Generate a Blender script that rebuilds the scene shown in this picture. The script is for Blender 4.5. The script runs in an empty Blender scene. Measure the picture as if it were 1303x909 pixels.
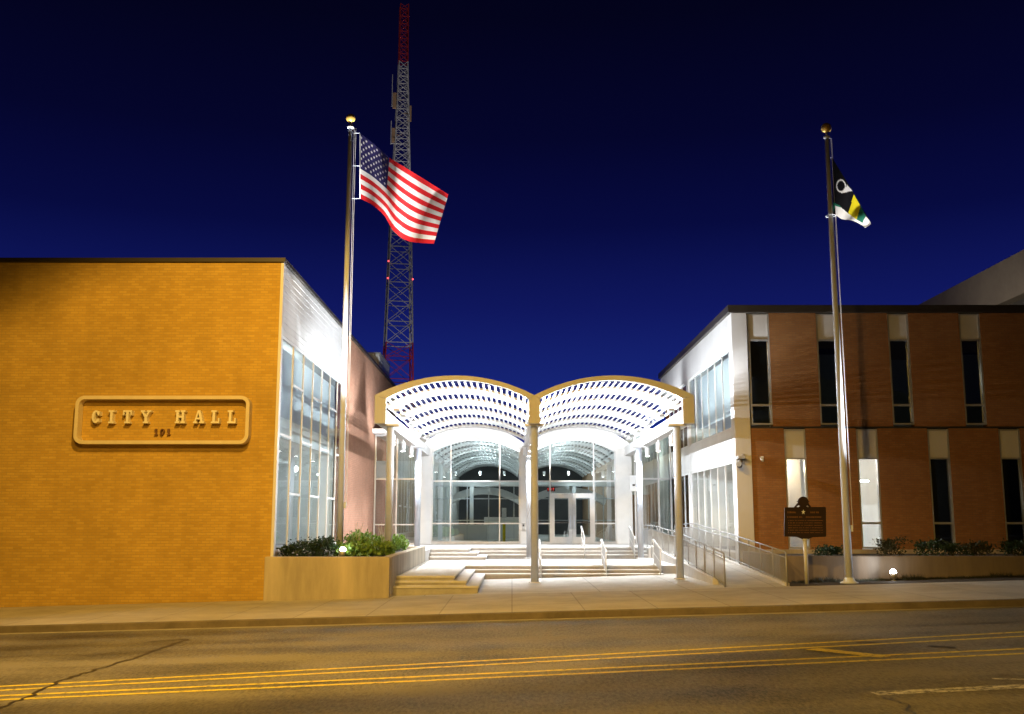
import bpy, bmesh, math, random
from mathutils import Vector, Matrix
random.seed(7)
S = bpy.context.scene
COL = S.collection
PI = math.pi
R = math.radians

# ------------------------------------------------------------------ camera model (shared with at())
F = 1296.0; PITCH = R(9.03); CX, CY = 651.5, 454.5
cp, sp = math.cos(PITCH), math.sin(PITCH)
def at(px, py, Y):
    """photograph pixel -> world point on the plane y = Y"""
    s = (px-CX)/F; t = (CY-py)/F
    dy = cp - t*sp; dz = sp + t*cp
    k = Y/dy
    return Vector((s*k, Y, dz*k))

def g(x):                                   # sloping street
    return -2.0 + .026*(max(-60, min(60, x))-.7)

# ------------------------------------------------------------------ materials
def new_mat(name):
    m = bpy.data.materials.new(name); m.use_nodes = True
    nt = m.node_tree; nt.nodes.clear()
    out = nt.nodes.new('ShaderNodeOutputMaterial')
    return m, nt, out
def N(nt, t, **kw):
    n = nt.nodes.new(t)
    for k, v in kw.items():
        if hasattr(n, k) and k not in n.inputs: setattr(n, k, v)
        else: n.inputs[k].default_value = v
    return n
def L(nt, a, b): nt.links.new(a, b)
def c4(c): return (c[0], c[1], c[2], 1)

def plain(name, col, rough=.6, metal=0., var=.12, scale=3., bump=.0, bscale=60., spec=.5, streak=None):
    m, nt, out = new_mat(name)
    b = N(nt, 'ShaderNodeBsdfPrincipled'); b.inputs['Roughness'].default_value = rough
    b.inputs['Metallic'].default_value = metal; b.inputs['Specular IOR Level'].default_value = spec
    tc = N(nt, 'ShaderNodeTexCoord')
    mp = N(nt, 'ShaderNodeMapping'); L(nt, tc.outputs['Object'], mp.inputs[0])
    if streak: mp.inputs['Scale'].default_value = streak
    n1 = N(nt, 'ShaderNodeTexNoise'); n1.inputs['Scale'].default_value = scale; n1.inputs['Detail'].default_value = 6
    n1.inputs['Roughness'].default_value = .65
    L(nt, mp.outputs[0], n1.inputs['Vector'])
    rp = N(nt, 'ShaderNodeValToRGB')
    rp.color_ramp.elements[0].position = .3; rp.color_ramp.elements[1].position = .72
    rp.color_ramp.elements[0].color = c4([x*(1-var) for x in col]); rp.color_ramp.elements[1].color = c4([min(1, x*(1+var)) for x in col])
    L(nt, n1.outputs['Fac'], rp.inputs[0]); L(nt, rp.outputs[0], b.inputs['Base Color'])
    if bump:
        n2 = N(nt, 'ShaderNodeTexNoise'); n2.inputs['Scale'].default_value = bscale; n2.inputs['Detail'].default_value = 3
        L(nt, tc.outputs['Object'], n2.inputs['Vector'])
        bp = N(nt, 'ShaderNodeBump'); bp.inputs['Strength'].default_value = bump; bp.inputs['Distance'].default_value = .02
        L(nt, n2.outputs['Fac'], bp.inputs['Height']); L(nt, bp.outputs[0], b.inputs['Normal'])
    L(nt, b.outputs[0], out.inputs[0])
    return m

def brick(name, c1, c2, mortar, bw=.21, bh=.075, ms=.010, bias=0., rough=.85, bump=.5):
    m, nt, out = new_mat(name)
    b = N(nt, 'ShaderNodeBsdfPrincipled'); b.inputs['Roughness'].default_value = rough; b.inputs['Specular IOR Level'].default_value = .25
    uv = N(nt, 'ShaderNodeUVMap')
    br = N(nt, 'ShaderNodeTexBrick'); br.inputs['Scale'].default_value = 1
    br.inputs['Brick Width'].default_value = bw; br.inputs['Row Height'].default_value = bh
    br.inputs['Mortar Size'].default_value = ms; br.inputs['Mortar Smooth'].default_value = .2; br.inputs['Bias'].default_value = bias
    br.inputs['Color1'].default_value = c4(c1); br.inputs['Color2'].default_value = c4(c2); br.inputs['Mortar'].default_value = c4(mortar)
    L(nt, uv.outputs[0], br.inputs['Vector'])
    n1 = N(nt, 'ShaderNodeTexNoise'); n1.inputs['Scale'].default_value = .35; n1.inputs['Detail'].default_value = 8
    n1.inputs['Roughness'].default_value = .7
    L(nt, uv.outputs[0], n1.inputs['Vector'])
    mr = N(nt, 'ShaderNodeMapRange'); mr.inputs[1].default_value = .3; mr.inputs[2].default_value = .7; mr.inputs[3].default_value = .82; mr.inputs[4].default_value = 1.15
    L(nt, n1.outputs['Fac'], mr.inputs[0])
    # weathering that runs down from the coping in streaks
    mp = N(nt, 'ShaderNodeMapping'); mp.inputs['Scale'].default_value = (2.2, .12, 1); L(nt, uv.outputs[0], mp.inputs[0])
    n2 = N(nt, 'ShaderNodeTexNoise'); n2.inputs['Scale'].default_value = 1; n2.inputs['Detail'].default_value = 5; L(nt, mp.outputs[0], n2.inputs['Vector'])
    mr2 = N(nt, 'ShaderNodeMapRange'); mr2.inputs[1].default_value = .35; mr2.inputs[2].default_value = .7; mr2.inputs[3].default_value = .95; mr2.inputs[4].default_value = 1.04
    L(nt, n2.outputs['Fac'], mr2.inputs[0])
    mu = N(nt, 'ShaderNodeMath', operation='MULTIPLY'); L(nt, mr.outputs[0], mu.inputs[0]); L(nt, mr2.outputs[0], mu.inputs[1])
    mx = N(nt, 'ShaderNodeVectorMath', operation='SCALE'); L(nt, br.outputs['Color'], mx.inputs[0]); L(nt, mu.outputs[0], mx.inputs['Scale'])
    L(nt, mx.outputs[0], b.inputs['Base Color'])
    bp = N(nt, 'ShaderNodeBump'); bp.invert = True; bp.inputs['Strength'].default_value = bump; bp.inputs['Distance'].default_value = .01
    L(nt, br.outputs['Fac'], bp.inputs['Height']); L(nt, bp.outputs[0], b.inputs['Normal'])
    L(nt, b.outputs[0], out.inputs[0])
    return m

def slabs(name, col, w, h, ms=.02, rough=.8, dark=.66):
    """concrete cast in bays with scored joints, stains and fine grain (uv in metres)"""
    m, nt, out = new_mat(name)
    b = N(nt, 'ShaderNodeBsdfPrincipled'); b.inputs['Roughness'].default_value = rough; b.inputs['Specular IOR Level'].default_value = .3
    uv = N(nt, 'ShaderNodeUVMap')
    br = N(nt, 'ShaderNodeTexBrick'); br.offset = 0; br.inputs['Scale'].default_value = 1
    br.inputs['Brick Width'].default_value = w; br.inputs['Row Height'].default_value = h
    br.inputs['Mortar Size'].default_value = ms; br.inputs['Mortar Smooth'].default_value = .3
    br.inputs['Color1'].default_value = c4(col); br.inputs['Color2'].default_value = c4([x*.9 for x in col]); br.inputs['Mortar'].default_value = c4([x*dark for x in col])
    L(nt, uv.outputs[0], br.inputs['Vector'])
    n1 = N(nt, 'ShaderNodeTexNoise'); n1.inputs['Scale'].default_value = .8; n1.inputs['Detail'].default_value = 9; n1.inputs['Roughness'].default_value = .7
    L(nt, uv.outputs[0], n1.inputs['Vector'])
    mr = N(nt, 'ShaderNodeMapRange'); mr.inputs[1].default_value = .3; mr.inputs[2].default_value = .7; mr.inputs[3].default_value = .75; mr.inputs[4].default_value = 1.15
    L(nt, n1.outputs['Fac'], mr.inputs[0])
    mx = N(nt, 'ShaderNodeVectorMath', operation='SCALE'); L(nt, br.outputs['Color'], mx.inputs[0]); L(nt, mr.outputs[0], mx.inputs['Scale'])
    L(nt, mx.outputs[0], b.inputs['Base Color'])
    n3 = N(nt, 'ShaderNodeTexNoise'); n3.inputs['Scale'].default_value = 90; L(nt, uv.outputs[0], n3.inputs['Vector'])
    bp = N(nt, 'ShaderNodeBump'); bp.inputs['Strength'].default_value = .15; bp.inputs['Distance'].default_value = .01
    L(nt, n3.outputs['Fac'], bp.inputs['Height']); L(nt, bp.outputs[0], b.inputs['Normal'])
    L(nt, b.outputs[0], out.inputs[0])
    return m

def asphalt(name):
    m, nt, out = new_mat(name)
    b = N(nt, 'ShaderNodeBsdfPrincipled'); b.inputs['Specular IOR Level'].default_value = .45
    uv = N(nt, 'ShaderNodeUVMap')
    mp = N(nt, 'ShaderNodeMapping'); mp.inputs['Scale'].default_value = (.05, .9, 1); L(nt, uv.outputs[0], mp.inputs[0])
    n1 = N(nt, 'ShaderNodeTexNoise'); n1.inputs['Scale'].default_value = 1; n1.inputs['Detail'].default_value = 6; L(nt, mp.outputs[0], n1.inputs['Vector'])  # wheel tracks
    n2 = N(nt, 'ShaderNodeTexNoise'); n2.inputs['Scale'].default_value = 14; n2.inputs['Detail'].default_value = 6; n2.inputs['Roughness'].default_value = .9; L(nt, uv.outputs[0], n2.inputs['Vector'])
    n4 = N(nt, 'ShaderNodeTexNoise'); n4.inputs['Scale'].default_value = .5; n4.inputs['Detail'].default_value = 5; L(nt, uv.outputs[0], n4.inputs['Vector'])
    mps = N(nt, 'ShaderNodeMapping'); mps.inputs['Scale'].default_value = (22, 6, 1); L(nt, uv.outputs[0], mps.inputs[0])
    n5 = N(nt, 'ShaderNodeTexNoise'); n5.inputs['Scale'].default_value = 1; n5.inputs['Detail'].default_value = 3; n5.inputs['Roughness'].default_value = .8; L(nt, mps.outputs[0], n5.inputs['Vector'])
    av = N(nt, 'ShaderNodeMath', operation='MULTIPLY_ADD'); L(nt, n5.outputs['Fac'], av.inputs[0]); av.inputs[1].default_value = .55
    hf = N(nt, 'ShaderNodeMath', operation='MULTIPLY'); L(nt, n2.outputs['Fac'], hf.inputs[0]); hf.inputs[1].default_value = .45; L(nt, hf.outputs[0], av.inputs[2]); n2 = av
    a = N(nt, 'ShaderNodeMath', operation='MULTIPLY_ADD'); L(nt, n1.outputs['Fac'], a.inputs[0]); a.inputs[1].default_value = .45
    L(nt, n2.outputs[0], a.inputs[2])
    a2 = N(nt, 'ShaderNodeMath', operation='MULTIPLY_ADD'); L(nt, n4.outputs['Fac'], a2.inputs[0]); a2.inputs[1].default_value = .4; L(nt, a.outputs[0], a2.inputs[2])
    rp = N(nt, 'ShaderNodeValToRGB')
    rp.color_ramp.elements[0].position = .74; rp.color_ramp.elements[1].position = 1.03
    rp.color_ramp.elements[0].color = (.024, .022, .018, 1); rp.color_ramp.elements[1].color = (.21, .19, .15, 1)
    L(nt, a2.outputs[0], rp.inputs[0]); L(nt, rp.outputs[0], b.inputs['Base Color'])
    mr = N(nt, 'ShaderNodeMapRange'); mr.inputs[1].default_value = .3; mr.inputs[2].default_value = .7; mr.inputs[3].default_value = .5; mr.inputs[4].default_value = .8
    L(nt, n1.outputs['Fac'], mr.inputs[0]); L(nt, mr.outputs[0], b.inputs['Roughness'])
    n3 = N(nt, 'ShaderNodeTexNoise'); n3.inputs['Scale'].default_value = 70; n3.inputs['Detail'].default_value = 3; L(nt, uv.outputs[0], n3.inputs['Vector'])
    bp = N(nt, 'ShaderNodeBump'); bp.inputs['Strength'].default_value = .6; bp.inputs['Distance'].default_value = .015
    L(nt, n3.outputs['Fac'], bp.inputs['Height']); L(nt, bp.outputs[0], b.inputs['Normal'])
    L(nt, b.outputs[0], out.inputs[0])
    return m

def worn_paint(name, col, wear=.5):
    m, nt, out = new_mat(name)
    b = N(nt, 'ShaderNodeBsdfPrincipled'); b.inputs['Roughness'].default_value = .6
    uv = N(nt, 'ShaderNodeUVMap')
    n2 = N(nt, 'ShaderNodeTexNoise'); n2.inputs['Scale'].default_value = 9; n2.inputs['Detail'].default_value = 8; n2.inputs['Roughness'].default_value = .75; L(nt, uv.outputs[0], n2.inputs['Vector'])
    rp = N(nt, 'ShaderNodeValToRGB')
    rp.color_ramp.elements[0].position = wear-.08; rp.color_ramp.elements[1].position = wear+.06
    rp.color_ramp.elements[0].color = (.055, .05, .045, 1); rp.color_ramp.elements[1].color = c4(col)
    L(nt, n2.outputs['Fac'], rp.inputs[0]); L(nt, rp.outputs[0], b.inputs['Base Color'])
    L(nt, b.outputs[0], out.inputs[0])
    return m

def glass(name, tint=(.8, .86, .88), refl=.22, edge=.75):
    m, nt, out = new_mat(name)
    t = N(nt, 'ShaderNodeBsdfTransparent'); t.inputs[0].default_value = c4(tint)
    gl = N(nt, 'ShaderNodeBsdfGlossy'); gl.inputs['Roughness'].default_value = .012; gl.inputs[0].default_value = (.93, .97, 1, 1)
    tc = N(nt, 'ShaderNodeTexCoord')
    n = N(nt, 'ShaderNodeTexNoise'); n.inputs['Scale'].default_value = .9; n.inputs['Detail'].default_value = 1; L(nt, tc.outputs['Object'], n.inputs['Vector'])
    bp = N(nt, 'ShaderNodeBump'); bp.inputs['Strength'].default_value = .05; bp.inputs['Distance'].default_value = .03
    L(nt, n.outputs['Fac'], bp.inputs['Height']); L(nt, bp.outputs[0], gl.inputs['Normal'])
    lw = N(nt, 'ShaderNodeLayerWeight'); lw.inputs['Blend'].default_value = .5
    pw = N(nt, 'ShaderNodeMath', operation='POWER'); L(nt, lw.outputs['Facing'], pw.inputs[0]); pw.inputs[1].default_value = 3
    mr = N(nt, 'ShaderNodeMapRange'); mr.inputs[3].default_value = refl; mr.inputs[4].default_value = edge; L(nt, pw.outputs[0], mr.inputs[0])
    mx = N(nt, 'ShaderNodeMixShader'); L(nt, mr.outputs[0], mx.inputs[0]); L(nt, t.outputs[0], mx.inputs[1]); L(nt, gl.outputs[0], mx.inputs[2])
    L(nt, mx.outputs[0], out.inputs[0])
    return m

def cloth(name, col, rough=.8, var=.05):
    m = plain(name, col, rough, var=var, spec=.1); nt = m.node_tree
    b = next(n for n in nt.nodes if n.type == 'BSDF_PRINCIPLED'); out = next(n for n in nt.nodes if n.type == 'OUTPUT_MATERIAL')
    tr = N(nt, 'ShaderNodeBsdfTranslucent'); L(nt, b.inputs['Base Color'].links[0].from_socket, tr.inputs[0])
    mx = N(nt, 'ShaderNodeMixShader'); mx.inputs[0].default_value = .4; L(nt, b.outputs[0], mx.inputs[1]); L(nt, tr.outputs[0], mx.inputs[2])
    L(nt, mx.outputs[0], out.inputs[0]); return m
def glow(name, col, strength):
    m, nt, out = new_mat(name)
    e = N(nt, 'ShaderNodeEmission'); e.inputs[0].default_value = c4(col); e.inputs[1].default_value = strength
    L(nt, e.outputs[0], out.inputs[0]); return m

def leaf(name, c1, c2):
    m, nt, out = new_mat(name)
    b = N(nt, 'ShaderNodeBsdfPrincipled'); b.inputs['Roughness'].default_value = .55
    oi = N(nt, 'ShaderNodeNewGeometry')
    rp = N(nt, 'ShaderNodeValToRGB'); rp.color_ramp.elements[0].color = c4(c1); rp.color_ramp.elements[1].color = c4(c2)
    L(nt, oi.outputs['Random Per Island'], rp.inputs[0]); L(nt, rp.outputs[0], b.inputs['Base Color'])
    tr = N(nt, 'ShaderNodeBsdfTranslucent'); L(nt, rp.outputs[0], tr.inputs[0])
    mx = N(nt, 'ShaderNodeMixShader'); mx.inputs[0].default_value = .25
    L(nt, b.outputs[0], mx.inputs[1]); L(nt, tr.outputs[0], mx.inputs[2]); L(nt, mx.outputs[0], out.inputs[0])
    return m

M = dict(
    brick_buff=brick('buff_brick', (.57, .365, .072), (.48, .295, .052), (.43, .29, .085), bh=.075, bw=.225, ms=.008),
    brick_red=brick('red_brick', (.37, .17, .058), (.30, .13, .043), (.25, .14, .065), bh=.075, bw=.225, ms=.009),
    brick_salmon=brick('salmon_brick', (.45, .225, .145), (.37, .175, .11), (.39, .27, .20), bh=.075, bw=.225, ms=.008),
    white=plain('white_painted_metal', (.80, .80, .80), .45, var=.05, scale=1.2),
    panel=plain('white_wall_panel', (.74, .73, .72), .5, var=.08, scale=.8, streak=(1, 1, .3)),
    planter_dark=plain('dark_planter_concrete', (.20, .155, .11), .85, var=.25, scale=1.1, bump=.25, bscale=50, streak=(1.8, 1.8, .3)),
    column=plain('grey_column_paint', (.52, .56, .64), .5, var=.06),
    fascia=plain('cream_fascia_metal', (.52, .52, .49), .5, var=.06, scale=1.),
    alu=plain('anodised_aluminium', (.62, .62, .62), .38, metal=.6, var=.06),
    steel=plain('brushed_steel', (.68, .73, .82), .5, metal=.0, var=.08, scale=6, streak=(6, 6, .4)),
    railm=plain('railing_steel', (.34, .34, .34), .5, metal=.3, var=.1),
    galv=plain('galvanised_steel', (.50, .50, .50), .5, metal=.4, var=.15, scale=8),
    dark=plain('dark_bronze_metal', (.035, .028, .022), .5, var=.1),
    plaster=plain('pale_plaster', (.72, .71, .69), .8, var=.05, scale=2),
    interior=plain('interior_wall', (.55, .55, .52), .9, var=.05),
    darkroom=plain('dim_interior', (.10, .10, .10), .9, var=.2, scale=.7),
    carpet=plain('carpet', (.12, .12, .13), .95, var=.15),
    wood=plain('tan_wood', (.42, .27, .16), .55, var=.15, scale=2, streak=(8, 8, .6)),
    conc=plain('cast_concrete', (.40, .355, .29), .85, var=.22, scale=1.3, bump=.25, bscale=45, streak=(1, 1, .6)),
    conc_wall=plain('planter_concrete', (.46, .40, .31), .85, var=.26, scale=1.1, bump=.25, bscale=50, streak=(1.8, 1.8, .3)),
    garage=plain('garage_concrete', (.33, .30, .26), .9, var=.2, scale=.5),
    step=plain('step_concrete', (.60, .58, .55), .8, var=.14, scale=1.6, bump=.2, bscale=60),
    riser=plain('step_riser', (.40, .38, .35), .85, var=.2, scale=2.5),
    walk=slabs('sidewalk_concrete', (.47, .43, .36), 1.6, 2.75, .018),
    plaza=slabs('plaza_concrete', (.56, .54, .50), 2.4, 3.5, .02),
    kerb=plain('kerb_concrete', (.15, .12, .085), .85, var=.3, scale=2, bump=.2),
    gutter=plain('gutter_concrete', (.33, .30, .25), .8, var=.25, scale=2.5),
    road=asphalt('worn_asphalt'),
    yellow=worn_paint('yellow_road_paint', (.68, .54, .05), .44),
    whitep=worn_paint('white_road_paint', (.62, .60, .54), .5),
    tar=plain('tar_seal', (.016, .015, .014), .45, var=.1),
    earth=plain('dark_earth', (.045, .035, .025), .95, var=.3, scale=3, bump=.6, bscale=25),
    rooff=plain('roof_felt', (.05, .05, .05), .9, var=.2),
    glass=glass('reflective_glass', (.74, .80, .82), .20, .8),
    entry_glass=glass('entrance_glass', (.70, .80, .82), .30, .85),
    blue_glass=glass('bluish_glass', (.80, .88, .90), .10, .32),
    side_glass=glass('clear_side_glass', (.86, .90, .90), .08, .35),
    dglass=glass('dark_tinted_glass', (.35, .38, .38), .10, .7),
    blind=None,
    redpaint=plain('aviation_red_paint', (.42, .03, .025), .5, var=.2),
    towerwhite=plain('aviation_white_paint', (.62, .62, .62), .5, var=.2),
    brown=plain('brown_marker_enamel', (.020, .009, .005), .45, var=.2, scale=8),
    gold=plain('gold_leaf', (.80, .52, .12), .4, metal=.5, var=.05),
    letter_gold=plain('worn_gold_lettering', (.16, .075, .03), .5, var=.5, scale=20),
    lettercast=plain('pale_cast_letter', (.80, .74, .58), .6, var=.08),
    signstone=plain('sign_cast_trim', (.68, .58, .38), .7, var=.08),
    black=plain('black_plastic', (.012, .012, .012), .4, var=.1),
    fred=cloth('red_flag_cloth', (.60, .022, .028), .8, var=.08),
    fwhite=cloth('white_flag_cloth', (.80, .78, .76), .8, var=.04),
    fblue=cloth('navy_flag_cloth', (.030, .026, .11), .8, var=.08),
    fblack=cloth('black_flag_cloth', (.010, .010, .012), .8, var=.1),
    fyellow=cloth('yellow_flag_cloth', (.72, .60, .02), .8, var=.05),
    fgreen=cloth('green_flag_cloth', (.02, .16, .10), .8, var=.05),
    lamp=glow('lamp_lens', (1, .97, .93), 30.),
    flood=glow('flood_lens', (.93, .97, 1), 60.),
    ceil=glow('ceiling_panel', (1, .93, .80), 14.),
    redlamp=glow('red_obstruction_lens', (1, .08, .10), 3.),
    exitred=glow('exit_letters', (1, .05, .04), 2.6),
    leaf_green=leaf('bright_green_leaf', (.08, .17, .02), (.24, .36, .06)),
    leaf_dark=leaf('dark_green_leaf', (.012, .03, .010), (.035, .07, .02)),
    leaf_dry=leaf('brown_green_leaf', (.03, .035, .012), (.07, .07, .025)),
    bark=plain('bark', (.06, .04, .025), .9, var=.3, scale=10),
)

def milky(name):
    m, nt, out = new_mat(name)
    t = N(nt, 'ShaderNodeBsdfTransparent'); t.inputs[0].default_value = (.86, .88, .88, 1)
    d = N(nt, 'ShaderNodeBsdfDiffuse'); d.inputs[0].default_value = (.7, .72, .70, 1)
    mx = N(nt, 'ShaderNodeMixShader'); mx.inputs[0].default_value = .07
    L(nt, t.outputs[0], mx.inputs[1]); L(nt, d.outputs[0], mx.inputs[2]); L(nt, mx.outputs[0], out.inputs[0]); return m
M['hazeglass'] = milky('grey_haze_glass')  # faint pale scatter, so uplight greys the slat gaps
M['blind'] = cloth('white_roller_blind', (.80, .82, .82), .85, .04)
# ------------------------------------------------------------------ mesh building
class MB:
    def __init__(s): s.bm = bmesh.new(); s.mi = 0
    def face(s, pts):
        f = s.bm.faces.new([s.bm.verts.new(p) for p in pts]); f.material_index = s.mi; return f
    def hexa(s, p):                    # 8 points: bottom ring 0-3, top ring 4-7
        v = [s.bm.verts.new(q) for q in p]
        for i in ((3, 2, 1, 0), (4, 5, 6, 7), (0, 1, 5, 4), (1, 2, 6, 5), (2, 3, 7, 6), (3, 0, 4, 7)):
            s.bm.faces.new([v[k] for k in i]).material_index = s.mi
        return v
    def box(s, x0, x1, y0, y1, z0, z1):
        return s.hexa([(x0, y0, z0), (x1, y0, z0), (x1, y1, z0), (x0, y1, z0), (x0, y0, z1), (x1, y0, z1), (x1, y1, z1), (x0, y1, z1)])
    def prism(s, pts, a, b, axis='z'):  # convex or concave simple polygon in 2D, extruded a..b
        def P(q, h):
            return {'z': (q[0], q[1], h), 'y': (q[0], h, q[1]), 'x': (h, q[0], q[1])}[axis]
        lo = [s.bm.verts.new(P(q, a)) for q in pts]; hi = [s.bm.verts.new(P(q, b)) for q in pts]
        n = len(pts)
        fs = []
        for i in range(n): fs.append(s.bm.faces.new([lo[i], lo[(i+1) % n], hi[(i+1) % n], hi[i]]))
        fs.append(s.bm.faces.new(lo)); fs.append(s.bm.faces.new(hi))
        for f in fs: f.material_index = s.mi
    def strip(s, A, B, y0, y1):         # band between two polylines in xz, extruded along y
        for i in range(len(A)-1):
            a, b, c, d = A[i], A[i+1], B[i+1], B[i]
            s.face([(a[0], y0, a[1]), (b[0], y0, b[1]), (c[0], y0, c[1]), (d[0], y0, d[1])])
            s.face([(d[0], y1, d[1]), (c[0], y1, c[1]), (b[0], y1, b[1]), (a[0], y1, a[1])])
            s.face([(a[0], y1, a[1]), (b[0], y1, b[1]), (b[0], y0, b[1]), (a[0], y0, a[1])])
            s.face([(d[0], y0, d[1]), (c[0], y0, c[1]), (c[0], y1, c[1]), (d[0], y1, d[1])])
        for i in (0, -1):
            a, d = A[i], B[i]
            s.face([(a[0], y0, a[1]), (d[0], y0, d[1]), (d[0], y1, d[1]), (a[0], y1, a[1])])
    def tube(s, p, q, r, r2=None, n=10, cap=True):
        p, q = Vector(p), Vector(q); r2 = r if r2 is None else r2
        d = (q-p).normalized(); u = d.orthogonal().normalized(); w = d.cross(u)
        A = [s.bm.verts.new(p+(u*math.cos(2*PI*i/n)+w*math.sin(2*PI*i/n))*r) for i in range(n)]
        B = [s.bm.verts.new(q+(u*math.cos(2*PI*i/n)+w*math.sin(2*PI*i/n))*r2) for i in range(n)]
        for i in range(n):
            f = s.bm.faces.new([A[i], A[(i+1) % n], B[(i+1) % n], B[i]]); f.smooth = n > 6; f.material_index = s.mi
        if cap:
            s.bm.faces.new(A[::-1]).material_index = s.mi; s.bm.faces.new(B).material_index = s.mi
    def path(s, pts, r, n=8):
        for i in range(len(pts)-1): s.tube(pts[i], pts[i+1], r, n=n)
        for p in pts[1:-1]: s.ball(p, r*1.01, 1)
    def lathe(s, c, prof, n=20):        # prof = [(r, z)...] around vertical axis at c
        rings = []
        for r, z in prof:
            rings.append([s.bm.verts.new((c[0]+r*math.cos(2*PI*i/n), c[1]+r*math.sin(2*PI*i/n), c[2]+z)) for i in range(n)])
        for a, b in zip(rings, rings[1:]):
            for i in range(n):
                f = s.bm.faces.new([a[i], a[(i+1) % n], b[(i+1) % n], b[i]]); f.smooth = True; f.material_index = s.mi
        s.bm.faces.new(rings[0][::-1]); s.bm.faces.new(rings[-1])
    def ball(s, c, r, sub=2):
        bmesh.ops.create_icosphere(s.bm, subdivisions=sub, radius=r, matrix=Matrix.Translation(c))
    def build(s, name, mat, parent=None, bevel=0, smooth=False, dn=True):
        if dn: bmesh.ops.recalc_face_normals(s.bm, faces=s.bm.faces[:])
        o_ = Vector((0, 0, 0)); p = parent
        while p is not None: o_ += p.location; p = p.parent
        uvl = s.bm.loops.layers.uv.new('UVMap')
        for f in s.bm.faces:
            n = f.normal
            ax = max(range(3), key=lambda k: abs(n[k]))
            for l in f.loops:
                c = l.vert.co
                l[uvl].uv = (c.y, c.z) if ax == 0 else (c.x, c.z) if ax == 1 else (c.x, c.y)
            if smooth: f.smooth = True
        for v in s.bm.verts: v.co -= o_
        me = bpy.data.meshes.new(name); s.bm.to_mesh(me); s.bm.free()
        for m_ in (mat if isinstance(mat, (list, tuple)) else [mat]): me.materials.append(m_)
        o = bpy.data.objects.new(name, me); COL.objects.link(o)
        if parent is not None: o.parent = parent
        if bevel:
            bv = o.modifiers.new('bevel', 'BEVEL'); bv.width = bevel; bv.segments = 2; bv.limit_method = 'ANGLE'; bv.angle_limit = R(40)
        return o

def tag(o, label, cat, group=None):
    o['label'] = label; o['category'] = cat
    if group: o['group'] = group
    return o
def thing(name, label, cat, loc=(0, 0, 0), group=None):
    o = bpy.data.objects.new(name, None); o.empty_display_size = .2; COL.objects.link(o); o.location = loc
    return tag(o, label, cat, group)
def structure(o, kind='structure'):
    o['kind'] = kind; return o
def copy_tree(o, parent=None):
    c = o.copy(); COL.objects.link(c)
    if parent is not None: c.parent = parent
    for ch in list(o.children): copy_tree(ch, c)
    return c
def bx(name, mat, parent, *a, bevel=0):
    b = MB(); b.box(*a); return b.build(name, mat, parent, bevel)

# ------------------------------------------------------------------ street, kerb, pavement
def sheet(name, mat, x0, x1, y0, y1, dz, nx=2, kind='structure'):
    b = MB()
    xs = sorted(set([x0+(x1-x0)*i/nx for i in range(nx+1)] + [v for v in (-60, 60) if x0 < v < x1]))
    for a, c in zip(xs, xs[1:]):
        b.face([(a, y0, g(a)+dz), (c, y0, g(c)+dz), (c, y1, g(c)+dz), (a, y1, g(a)+dz)])
    return structure(b.build(name, mat), kind)
sheet('ground', M['earth'], -900, 900, -300, 1500, -.5, 4)
sheet('road', M['road'], -140, 140, -2, 22.62, -.15, 8)
sheet('gutter', M['gutter'], -140, 140, 22.5, 22.78, -.146, 4)
def slab(name, mat, x0, x1, y0, y1, top, bot, bevel=0):
    b = MB(); b.hexa([(x0, y0, g(x0)+bot), (x1, y0, g(x1)+bot), (x1, y1, g(x1)+bot), (x0, y1, g(x0)+bot),
                      (x0, y0, g(x0)+top), (x1, y0, g(x1)+top), (x1, y1, g(x1)+top), (x0, y1, g(x0)+top)])
    return structure(b.build(name, mat, bevel=bevel))
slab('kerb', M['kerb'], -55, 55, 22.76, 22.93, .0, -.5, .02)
slab('sidewalk', M['walk'], -55, 55, 22.93, 28.46, .0, -.45)
slab('plaza', M['plaza'], -3.6, 7.62, 28.46, 35.9, .0, -.45)
slab('pavement_behind', M['walk'], -55, 55, -6, -2, .0, -.5)
b = MB(); random.seed(11)
gx = [-150+12.5*i for i in range(25)]; gy = [-8, -14, -22, -34, -50, -80, -140]
gh = [0, 2.5, 8, 14, 19, 24, 26]
gv = [[b.bm.verts.new((x, y, g(x)+h*(.85+.3*math.sin(x*.07)+.12*math.sin(x*.31+y))-.02)) for x in gx] for y, h in zip(gy, gh)]
for r_, q_ in zip(gv, gv[1:]):
    for i in range(len(gx)-1): b.bm.faces.new([r_[i], r_[i+1], q_[i+1], q_[i]])
structure(b.build('dark_backdrop', M['earth'], smooth=True))  # added unseen mass in place of buildings opposite, so the glass reflects dark
def stripe(name, mat, pts, w):
    """painted line on the road through (x, y) points"""
    b = MB()
    for (x, y), (u, v) in zip(pts, pts[1:]):
        d = Vector((u-x, v-y)).normalized(); n = Vector((-d.y, d.x))*w/2
        b.face([(x-n.x, y-n.y, g(x)-.146), (u-n.x, v-n.y, g(u)-.146), (u+n.x, v+n.y, g(u)-.146), (x+n.x, y+n.y, g(x)-.146)])
    return structure(b.build(name, mat))
def on_road(px, py):
    s = (px-CX)/F; t = (CY-py)/F
    dx, dy, dz = s, cp-t*sp, sp+t*cp
    # z = -2.15 + .026*(x-.7)
    k = (-2.15-.026*.7)/(dz-.026*dx)
    return (dx*k, dy*k)
def rline(a, b):
    """two photograph points, prolonged both ways along the road"""
    p, q = Vector(on_road(*a)), Vector(on_road(*b)); d = (q-p).normalized()
    p2, q2 = p-d*16, q+d*22
    return [p2 + (q2-p2)*(i/16) for i in range(17)]
for a, b in (((0, 874), (1303, 804.5)), ((0, 879), (1303, 810)), ((0, 886), (1303, 826)), ((0, 891), (1303, 832))):
    stripe('yellow_line', M['yellow'], rline(a, b), .12)
p, q = on_road(1032, 826), on_road(1128, 836)
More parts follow.
